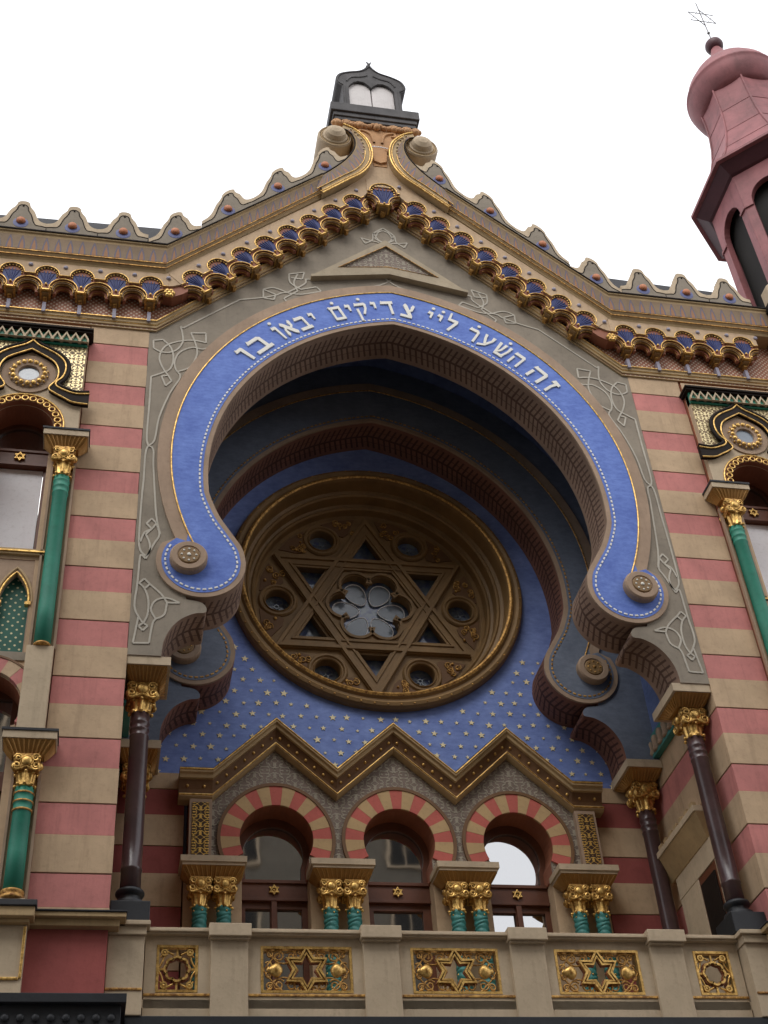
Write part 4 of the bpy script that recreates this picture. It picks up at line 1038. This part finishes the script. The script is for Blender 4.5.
# lower moulding
ms = [(-7.3, .40, .74), (-3.97, Bm(3.97), .8), (0, Bm(0), 1.05), (3.97, Bm(3.97), .8), (7.3, .40, .74)]
b = MB()
b.strip(ms, [(.02, -.02), (-.03, -.02), (-.03, .03), (-.05, .04), (-.055, .09), (-.075, .11), (-.08, .15), (-.095, .17), (-.095, .21), (-.02, .22), (.02, .22)], 0)
b.strip(ms, [(-.056, .092), (-.066, .096), (-.066, .106), (-.056, .11)], 1); b.strip(ms, [(-.096, .178), (-.106, .182), (-.106, .197), (-.096, .20)], 1)
b.build('gable_moulding', ['moulding', 'gold'], SYN)
# upper cornice
for s in (1, -1):
    st = [(1.16, D(1.16), .84), (3.88, D(3.88), .95), (XE+.3, D(XE), 1)]; b = MB(s)
    b.strip(st, [(.0, -.62), (-.30, -.60), (-.32, -.56), (-.345, -.54), (-.35, -.50), (-.38, -.46), (-.385, -.41), (-.0, -.40)], 0)
    b.strip(st, [(0, -.095), (-.42, -.10), (-.43, -.06), (-.455, -.04), (-.455, -.01), (0, -.01)], 0)
    b.strip(st, [(-.352, -.53), (-.366, -.525), (-.366, -.51), (-.352, -.505)], 3); b.strip(st, [(-.388, -.45), (-.40, -.445), (-.40, -.43), (-.388, -.425)], 3)
    b.strip(st, [(-.10, .02), (-.475, .015), (-.475, -.008), (-.10, -.008)], 2)
    b.build('cornice', ['moulding', 'moulding', 'blackpaint', 'oldgold'], SYN)
    b = MB(s); b.strip(st, [(-.385, -.40), (-.40, -.25), (-.42, -.10)], 0, True); b.build('leaf_band', ['frieze'], SYN)

# one bay of the arcaded frieze, drawn about the centre of its blue lambrequin, then rotated along the gable
def frieze_bay(x0, z0, ang, pitch, flat, big=False, tall=True):
    ca, sa = cos(ang), sin(ang)
    def X(u, y, v): return (x0+u*ca-v*sa, y, z0+u*sa+v*ca)
    p = pitch/2; b = MB(); ra = .215; vc = -.28
    k = 1.35 if big else 1.0
    lam = [(.16*k*cos(R_(t)), .02+.15*k*sin(R_(t))) for t in range(-20, 201, 20)]
    lam = lam + [(-.125*k, -.10*k), (-.07*k, -.18*k), (0, -.235*k), (.07*k, -.18*k), (.125*k, -.10*k)]
    lowr = [(p, vc+ra)]+[(p-ra*sin(R_(t)), vc+ra*cos(R_(t))) for t in range(15, 91, 15)]+[(p-ra, vc-.04)]
    lowl = [(-x, z) for x, z in lowr]
    b.prism(dedupe([(-p, .10), (p, .10)]+lowr+list(reversed(lowl))), -.268, -.06, [lam] if p > .17*k else [], 5, None, X)
    hump = [(.19*k*cos(R_(t)), .02+.18*k*sin(R_(t))) for t in range(-8, 189, 14)]
    face = [(-p, .36), (p, .36), (p, .0), (hump[0][0]+.03 if hump[0][0]+.03 < p else p-.002, .0)]+hump+[(max(hump[-1][0]-.03, -p+.002), .0), (-p, .0)]
    b.prism(dedupe(face), -.30, -.20, m=0, xf=X)
    b.prism([(x*1.05, z*1.05) for x, z in lam], -.262, -.18, m=1, xf=X)
    for j in (-2, -1, 0, 1, 2): b.tube([X(j*.052*k, -.262, .11*k-.012*j*j), X(j*.035*k, -.264, -.03*k), X(j*.01*k, -.262, -.17*k)], [.014*k, .012*k, .005], 5, 1)
    T3 = lambda pts, y: [X(u, y, v) for u, v in pts]
    b.tube(T3([(-p, .0), (hump[-1][0]-.02, .0)]+list(reversed(hump))+[(hump[0][0]+.02, .0), (p, .0)], -.303), .010, 5, 2)
    for i, t in enumerate(range(-10, 191, 20)):
        u, v, = .158*k*cos(R_(t)), .02+.152*k*sin(R_(t)); q = X(u, -.272, v); b.boss(q[0], q[1], q[2], .017*k, .02, 3, 8)
    # concentric gilded arches at both ends of the bay
    for e in (-1, 1):
        for rr_, yy, tt, mm in ((ra+.006, -.28, .010, 2), (ra-.03, -.258, .008, 4), (ra-.062, -.215, .009, 4), (ra-.10, -.15, .008, 4)):
            path = [(e*p-e*rr_*sin(R_(t)), vc+rr_*cos(R_(t))) for t in range(0, 106, 15)]
            b.tube(T3(path, yy), tt, 5, mm)
        for r0_, r1_, ya, mm in ((ra+.005, ra-.055, -.25, 8), (ra-.05, ra-.10, -.18, 5)):
            o_ = [(e*p-e*r0_*sin(R_(t)), vc+r0_*cos(R_(t))) for t in range(0, 106, 15)]; i_ = [(e*p-e*r1_*sin(R_(t)), vc+r1_*cos(R_(t))) for t in range(105, -1, -15)]
            b.prism(o_+i_, ya, ya+.08, m=mm, xf=X)
    # bracket
    def bx(u0, u1, y0, y1, v0, v1, m):
        V = [X(u, y, v) for u in (u0, u1) for y in (y0, y1) for v in (v0, v1)]
        b.add(V, [(0, 1, 3, 2), (4, 6, 7, 5), (0, 4, 5, 1), (2, 3, 7, 6), (0, 2, 6, 4), (1, 5, 7, 3)], m)
    hh = p-ra+.015
    bx(-hh-.01, hh+.01, -.275, -.04, vc-.055, vc-.035, 2); bx(-hh*.7, hh*.7, -.22, -.04, vc-.09, vc-.055, 8); bx(-hh*.4, hh*.4, -.15, -.04, vc-.14, vc-.09, 4)
    for e in (-1, 1):
        q = X(e*(hh+.012), -.28, vc-.015); b.ball(q[0], q[1], q[2], .022, 2, 8)
    q = X(0, -.285, -.235*k if big else -.225); b.ball(q[0], q[1], q[2], .024, 3, 8)
    if tall:
        bx(-.028, .028, -.12, -.03, vc-.40, vc-.19, 6)
    # knob at the right-hand end
    q = X(p, -.30, .20); b.boss(q[0], q[1], q[2], .040, .035, 7, 12)
    return b
FM = ['beige', 'deepblue', 'gold', 'gold', 'oldgold', 'redbrown', 'greyboss', 'greyboss', 'rosewood']
P1 = .5515
for s in (1, -1):
    first = None
    for i in range(5):
        x = 4.10+P1*i
        if first is None: first = frieze_bay(s*x, 1.19, 0, P1, True).build('frieze_bay', FM, SYN); x00 = x
        else: dup(first, (s*(x-x00), 0, 0), SYN)
    first = None; sl = math.atan(.935)
    for i in range(8):
        x = .58+.4035*i; z = 4.645-.935*x
        if first is None: first = frieze_bay(s*x, z, -s*sl, .4035/cos(sl), False, tall=False).build('frieze_bay', FM, SYN); x00, z00 = x, z
        else: dup(first, (s*(x-x00), 0, z-z00), SYN)
    # gilded rosette where the gable turns
    b = MB(s); 
    b.prism([(3.58, 1.30), (3.75, 1.22), (3.90, 1.19), (3.90, 1.62), (3.58, 1.87)], -.292, -.06, m=0)
    b.prism([(3.50, 1.33), (3.90, 1.24), (3.90, 1.0), (3.75, .98), (3.58, 1.08), (3.50, 1.16)], -.262, -.06, m=2)
    for i in range(7): t = 2*pi*i/6; b.boss(3.80+(.06*cos(t) if i < 6 else 0), -.29, 1.02+(.06*sin(t) if i < 6 else 0), .042, .05, 1, 8)
    b.build('gable_rosette', ['beige', 'gold', 'redbrown'], SYN)
# crown of the gable: plain face, larger lambrequin
b = MB(); q = [(1.17, 4.02), (.92, 4.28), (.66, 4.56), (.46, 4.80), (.30, 5.04), (.24, 5.30), (.22, 5.72)]; b.prism([(-.34, 4.38)]+[(-.42, 4.28), (-.66, 4.50), (-.80, 4.2), (-1.0, 4.0)]+[(-x, z) for x, z in q]+list(reversed(q))+[(1.0, 4.0), (.80, 4.2), (.66, 4.50), (.42, 4.28), (.34, 4.38), (.2, 4.66), (-.2, 4.66)], -.288, -.05, m=0)
b.build('gable_crown', ['beige'], SYN)
frieze_bay(0, 4.49, 0, .62, False, True, False).build('frieze_bay', FM, SYN)

# --- merlons
def merlon(x0, pitch, slope, base):
    hp = pitch/2; b = MB()
    def X(u, y, v): return (x0+u, y, base+u*slope+v)
    half = [(0, .85), (.055, .84), (.095, .80), (.11, .73), (.145, .66), (.185, .60), (.215, .52), (.245, .43), (.285, .36), (.34, .32), (hp, .305)]
    k_ = hp/.41; half = [(min(hp, u*k_) if u > .09 else u, v) for u, v in half]
    half = catmull(half, 3)
    top = [(-u, v) for u, v in reversed(half)]+half[1:]
    b.prism(dedupe([(-hp, -.02)]+top+[(hp, -.02)]), -.38, -.20, m=0, xf=X)
    inn = [(u*.78 if abs(u) < hp*.8 else u, v-.115) for u, v in top]
    b.prism(dedupe([(-hp+.0, .012)]+inn+[(hp, .012)]), -.388, -.375, m=1, xf=X)
    b.tube([X(u, -.386, v) for u, v in inn], .011, 5, 2)
    q = X(0, -.388, .27); b.lathe([(.125, 0), (.125, -.004), (.10, -.008), (1e-4, -.008)], q[0], q[1], q[2]-.02, 'y', 18, 3, False); b.boss(q[0], -.395, q[2]+.015, .078, .06, 4, 14)
    if slope == 0: b.tube([X(hp, -.388, .02), X(hp, -.388, .17)], .007, 4, 2)
    q = X(0, -.385, .70); b.boss(q[0], q[1], q[2], .018, .02, 2, 6)
    return b
MM = ['stone', 'greypanel', 'blackpaint', 'blueboss', 'terracotta']
for s in (1, -1):
    f0 = None
    for i in range(3):
        x = 4.62+.835*i
        if f0 is None: f0 = merlon(s*x, .835, 0, 2.08).build('merlon', MM, SYN); x00 = x
        else: dup(f0, (s*(x-x00), 0, 0), SYN)
    f0 = None
    for i in range(4):
        x = 3.76-.89*i; sl_ = .90 if i else .62; z = D(x)+.02 if i else D(3.76)+.05
        if i == 0: merlon(s*x, .87, -s*.60, z).build('merlon', MM, SYN)
        elif f0 is None: f0 = merlon(s*x, .89, -s*.935, z).build('merlon', MM, SYN); x00, z00 = x, z
        else: dup(f0, (s*(x-x00), 0, z-z00), SYN)
# roof behind the cresting
for s in (1, -1):
    b = MB(s); b.add([(3.2, .2, 2.2), (7.2, .2, 2.2), (7.2, .9, 4.14), (3.6, .9, 4.27), (3.2, 3.5, 2.2), (7.2, 3.5, 2.2)], [(0, 1, 2, 3), (3, 2, 5, 4), (0, 3, 4), (1, 5, 2)], 0)
    b.build('roof_slope', ['slate'], SYN)

# --- volutes, pedestal, slab and tablets at the top
for s in (1, -1):
    b = MB(s)
    low = catmull([(1.18, 4.07), (.92, 4.33), (.66, 4.59), (.44, 4.80), (.28, 5.04), (.19, 5.30), (.17, 5.62), (.25, 5.96), (.46, 6.24), (.68, 6.37)], 5)
    upp = catmull([(1.18, 4.62), (1.0, 4.82), (.76, 5.12), (.57, 5.45), (.49, 5.72), (.50, 5.98), (.60, 6.17), (.72, 6.22)], 5)
    b.prism(dedupe(low+list(reversed(upp))), -.42, .35, m=0)
    mid = [((p[0]+q[0])/2, (p[1]+q[1])/2) for p, q in zip([low[int(i*(len(low)-1)/20)] for i in range(21)], [upp[int(i*(len(upp)-1)/20)] for i in range(21)])]
    lo2, up2 = offset(low, -.045), offset(upp, .04)
    rs = lambda pth, n: [pth[min(len(pth)-1, int(i*(len(pth)-1)/n))] for i in range(n+1)]
    A_, B_ = rs(offset(low, -.15)[:-4], 28), rs(up2[:-4], 28); V_ = []; F_ = []; U_ = []; uu = 0
    for i in range(29):
        if i: uu += hypot(A_[i][0]-A_[i-1][0], A_[i][1]-A_[i-1][1])
        V_ += [(A_[i][0], -.434, A_[i][1]), (B_[i][0], -.434, B_[i][1])]
        if i: F_.append((2*i-2, 2*i, 2*i+1, 2*i-1)); U_.append([(u0, 0), (uu, 0), (uu, 1), (u0, 1)])
        u0 = uu
    b.add(V_, F_, 4, False, U_)
    b.tube2(low, -.432, .018, 5, 1); b.tube2(lo2[:-5], -.438, .010, 5, 1); b.tube2(offset(low, -.14)[:-16], -.438, .008, 5, 1); b.tube2(upp, -.42, .016, 5, 2)
    for i, (x, z) in enumerate(mid[:-2]):
        if i > 10: b.boss(x, -.43, z, .020, .02, 3, 8)
    b.build('volute', ['moulding', 'gold', 'blackpaint', 'stone', 'frieze', 'oldgold', 'greyboss'], SYN)
    b = MB(s)
    b.lathe([(.33, .62), (.335, .1), (.335, -.02), (.31, -.06), (.30, -.06), (.29, -.03), (.25, -.03), (.24, -.07), (.21, -.08), (.20, -.12), (.18, -.17), (.10, -.22), (1e-4, -.235)], .845, -.30, 6.05, 'y', 36, 0, False)
    b.tube2(circ(.845, 6.05, .265, 28), -.335, .016, 5, 1, True)
    b.build('volute_roll', ['stone', 'moulding'], SYN)
b = MB()
fr = [(.13, 5.3), (.15, 5.75), (.26, 6.1), (.46, 6.32), (.70, 6.48), (.76, 6.64)]
b.prism(fr+[(-x, z) for x, z in reversed(fr)], -.30, .45, m=0)
b.prism([(-.12, 5.42), (-.15, 5.72), (-.10, 5.80), (.10, 5.80), (.15, 5.72), (.12, 5.42), (0, 5.36)], -.34, -.29, m=0)
for i in range(9): b.boss(-.16+i*.04, -.33, 5.86+.02*sin(i*pi/8), .020, .02, 1, 8)
for s in (1, -1):
    b.tube2(catmull([(s*.08, 6.05), (s*.14, 6.32), (s*.32, 6.42), (s*.36, 6.32), (s*.28, 6.30)], 5), -.31, .028, 6, 0)
    b.tube2(catmull([(s*.05, 6.5), (s*.2, 6.62), (s*.5, 6.66)], 5), -.31, .02, 6, 0)
for cx, w_, h_ in ((0, .26, .13), (-.34, .16, .12), (.34, .16, .12), (-.60, .17, .14), (.60, .17, .14), (-.78, .12, .12), (.78, .12, .12)):
    for i in range(5):
        t = (i-2)/2; b.ball(cx+t*w_*.55, -.33, 6.54+h_*(.5-.5*t*t), .055, 0, 10)
    b.ball(cx, -.34, 6.52, .07, 0, 10)
b.build('pedestal', ['sandstone', 'curtain'], SYN, .01, 'carved sandstone pedestal between the two volutes')
b = MB(); b.box(-.78, .78, -.28, .48, 6.62, 6.72, 0); b.box(-.81, .81, -.31, .50, 6.72, 6.82, 0); b.box(-.84, .84, -.34, .53, 6.82, 6.94, 0); b.box(-.89, .89, -.38, .56, 6.94, 7.20, 0); b.box(-.74, .74, -.26, .42, 7.22, 7.30, 0)
b.build('capping_slab', ['lead'], SYN, .012)
TB = empty('tablets_frame', (0, 0, 7.3), SYN)
b = MB()
out = catmull([(.60, 7.30), (.60, 7.95), (.62, 8.02), (.71, 8.12), (.72, 8.28), (.64, 8.46), (.45, 8.58), (.20, 8.68), (.06, 8.84), (0, 9.02)], 4)
op = [(.47, 7.36), (.47, 8.02), (.42, 8.12), (.36, 8.20), (.26, 8.26), (.14, 8.24), (.05, 8.14), (0, 8.06)]
b.prism(dedupe(out+[(-x, z) for x, z in reversed(out)]), -.26, .40, [op+[(-x, z) for x, z in reversed(op[:-1])]], 0)
b.lathe([(.04, 0), (.05, .05), (.02, .10), (.03, .14), (1e-4, .24)], 0, -.1, 8.96, 'z', 10, 0)
b.tube2(offset(out, .04), -.265, .018, 5, 0); b.tube2([(-x, z) for x, z in offset(out, .04)], -.265, .018, 5, 0)
for s in (1, -1):
    b.tube2(catmull([(s*.06, 8.5), (s*.2, 8.42), (s*.4, 8.36), (s*.5, 8.2)], 4), -.262, .02, 5, 0)
b.build('frame', ['lead'], TB, .01)
for s in (1, -1):
    b = MB(s); q = [(.012, 7.30), (.46, 7.30), (.46, 8.0)]+circ(.236, 8.02, .224, 16, 0, 180, False)+[(.012, 8.0)]
    b.prism(dedupe(q), -.20, -.10); b.build('tablet', ['marble'], TB, .02)

# ------------------------------------------------------------------ corner bastion at the far right and left
for s in (1, -1):
    b = MB(s)
    b.box(7.15, 11.6, -.02, 4.5, -10.6, .40, 0)
    b.box(6.98, 11.7, -.50, 4.5, .30, 1.5, 1); b.box(6.93, 11.75, -.55, 4.5, 1.5, 1.95, 2); b.box(6.90, 11.8, -.60, 4.5, 1.95, 2.10, 3)
    b.build('corner_bastion', ['beige', 'lattice', 'rosewood', 'blackpaint'], SYN, .01)
    b = MB(s)
    b.prism([(7.06, 2.1), (7.06, 2.70), (7.16, 2.8), (7.5, 2.85), (7.66, 3.5), (7.72, 4.3), (7.8, 4.45), (8.0, 3.6), (8.4, 4.3), (9.1, 3.6), (9.5, 4.3), (10.2, 3.6), (10.6, 4.3), (11.5, 3.6), (11.6, 2.1)], -.5, -.25)
    b.build('bastion_cresting', ['stone'], SYN, .02)

# ------------------------------------------------------------------ turret (octagonal, red sheet metal)
def turret(s):
    cx, cy = 9.43*s, 1.0
    T_ = empty('turret', (cx, cy, 2.0), SYN)
    T_['label'] = 'red octagonal metal turret with a bulbous dome on the '+('right' if s > 0 else 'left')
    PH = R_(22.5)
    b = MB(); Rb, Rt, zb, zt = 1.56, 1.56, 2.0, 7.52
    for kk in range(8):
        a0, a1 = PH+kk*pi/4, PH+(kk+1)*pi/4
        p0 = Vector((cx+Rb*cos(a0), cy+Rb*sin(a0), 0)); p1 = Vector((cx+Rb*cos(a1), cy+Rb*sin(a1), 0)); L = (p1-p0).length; t = (p1-p0)/L; nrm = Vector((cos((a0+a1)/2), sin((a0+a1)/2), 0))
        def X(u, y, v, p0=p0, t=t, nrm=nrm): q = p0+t*u-nrm*y; return (q.x, q.y, v)
        hw = L/2-.20; hole = [(L/2-hw, 3.2), (L/2-hw, 6.55)]+[(L/2+hw*cos(R_(q)), 6.55+hw*1.2*sin(R_(q))) for q in range(165, 0, -15)]+[(L/2+hw, 6.55), (L/2+hw, 3.2)]
        b.prism([(0, zb), (0, zt), (L, zt), (L, zb)], 0, .14, [hole], 0, None, X)
        b.prism([(.0, 6.40), (.0, 6.46), (.20, 6.46), (.20, 6.40)], -.035, .0, m=0, xf=X); b.prism([(L-.20, 6.40), (L-.20, 6.46), (L, 6.46), (L, 6.40)], -.035, .0, m=0, xf=X)
    b.build('belfry', ['metalred'], T_, .012)
    b = MB(); b.lathe([(1.30, 2.0), (1.30, 7.5)], cx, cy, 0, 'z', 8, 0, False, PH); b.build('dark_inside_core', ['interior'], T_)  # near-black core stands in for the unlit inside of the belfry
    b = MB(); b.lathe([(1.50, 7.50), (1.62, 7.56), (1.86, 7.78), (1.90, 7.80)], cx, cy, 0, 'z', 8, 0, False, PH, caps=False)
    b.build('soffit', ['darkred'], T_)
    b = MB(); b.lathe([(1.90, 7.78), (1.96, 7.79), (1.96, 7.87), (1.90, 7.90), (1.86, 7.93)], cx, cy, 0, 'z', 8, 0, False, PH); b.build('eaves', ['metalred'], T_, .008)
    b = MB(); pr = [(1.88, 7.92), (1.68, 8.12), (1.50, 8.42), (1.34, 8.8), (1.20, 9.2), (1.08, 9.6), (1.0, 10.0), (.94, 10.5), (.92, 11.0), (.92, 11.5)]
    b.lathe(pr, cx, cy, 0, 'z', 8, 0, False, PH)
    for kk in range(8):
        a = PH+kk*pi/4; b.tube([(cx+(r+.005)*cos(a), cy+(r+.005)*sin(a), z) for r, z in pr], .028, 6, 0)
    for r, z in pr[3:9:2]:
        b.tube([(cx+(r+.004)*cos(PH+kk*pi/4), cy+(r+.004)*sin(PH+kk*pi/4), z) for kk in range(8)], .009, 5, 0, True)
    b.build('drum', ['metalred'], T_)
    b = MB(); b.lathe([(.86, 11.32), (.96, 11.42), (1.08, 11.62), (1.14, 11.85), (1.15, 11.96), (1.165, 11.98), (1.165, 12.03), (1.14, 12.06), (1.07, 12.3), (.90, 12.62), (.66, 12.95), (.42, 13.25), (.24, 13.6), (.12, 14.05)], cx, cy, 0, 'z', 48, 0)
    b.build('dome', ['metalred'], T_)
    b = MB(); b.ball(cx, cy, 14.22, .23, 0, 20); b.build('ball', ['darkred'], T_)
    b = MB(); b.tube([(cx, cy, 14.4), (cx, cy, 16.35)], .014, 6, 0); b.ball(cx, cy, 14.85, .04, 0, 8)
    for a0 in (90, -90):
        q = tri_pts(0, 15.62, .40, a0); b.tube([(cx+x, cy, z) for x, z in q], .012, 5, 0, True)
    b.build('star_finial', ['iron'], T_)
turret(1)

# ------------------------------------------------------------------ house across the street (unseen; added to be mirrored in the panes and shade the niche)
def house(x0, x1, top, lab, mat):
    Hs = empty('townhouse', ((x0+x1)/2, -18.6, G)); Hs['label'] = lab; Hs['category'] = 'building'
    b = MB(); b.box(x0, x1, -30, -18, G, top); b.build('wall', [mat], Hs)
    b = MB(); b.add([(x0, -17.7, top), (x1, -17.7, top), (x1, -24, top+3), (x0, -24, top+3), (x0, -30.3, top), (x1, -30.3, top)], [(0, 1, 2, 3), (3, 2, 5, 4), (0, 3, 4), (1, 5, 2)], 0); b.build('roof', ['slate'], Hs)
    n = max(2, int((x1-x0)/2.4)); fl = int((top-G-1)/3.3)
    b = MB(); first = None
    for f_ in range(fl):
        for i in range(n):
            cx = x0+(x1-x0)*(i+.5)/n; z = G+1.2+3.3*f_
            if first is None:
                m_ = MB(); m_.box(cx-.6, cx+.6, -18.02, -17.9, z-.08, z+1.98, 0); first = m_.build('window', ['stone'], Hs); fx, fz = cx, z
                p_ = MB(); p_.box(cx-.5, cx-.03, -17.9, -17.88, z, z+1.9, 0); p_.box(cx+.03, cx+.5, -17.9, -17.88, z, z+1.9, 0); p_.build('pane', ['interior'], first)
            else: dup(first, (cx-fx, 0, z-fz), Hs)
    return Hs
house(-24, -4, 12.0, 'unseen dark townhouse added across the street, left of the tallest one', 'plaster')
house(-4, 6.6, 12.5, 'tallest unseen dark townhouse, added facing the synagogue across the street', 'plaster')
house(6.6, 26, -1.5, 'low unseen brown townhouse added across the street at the right end', 'rim')
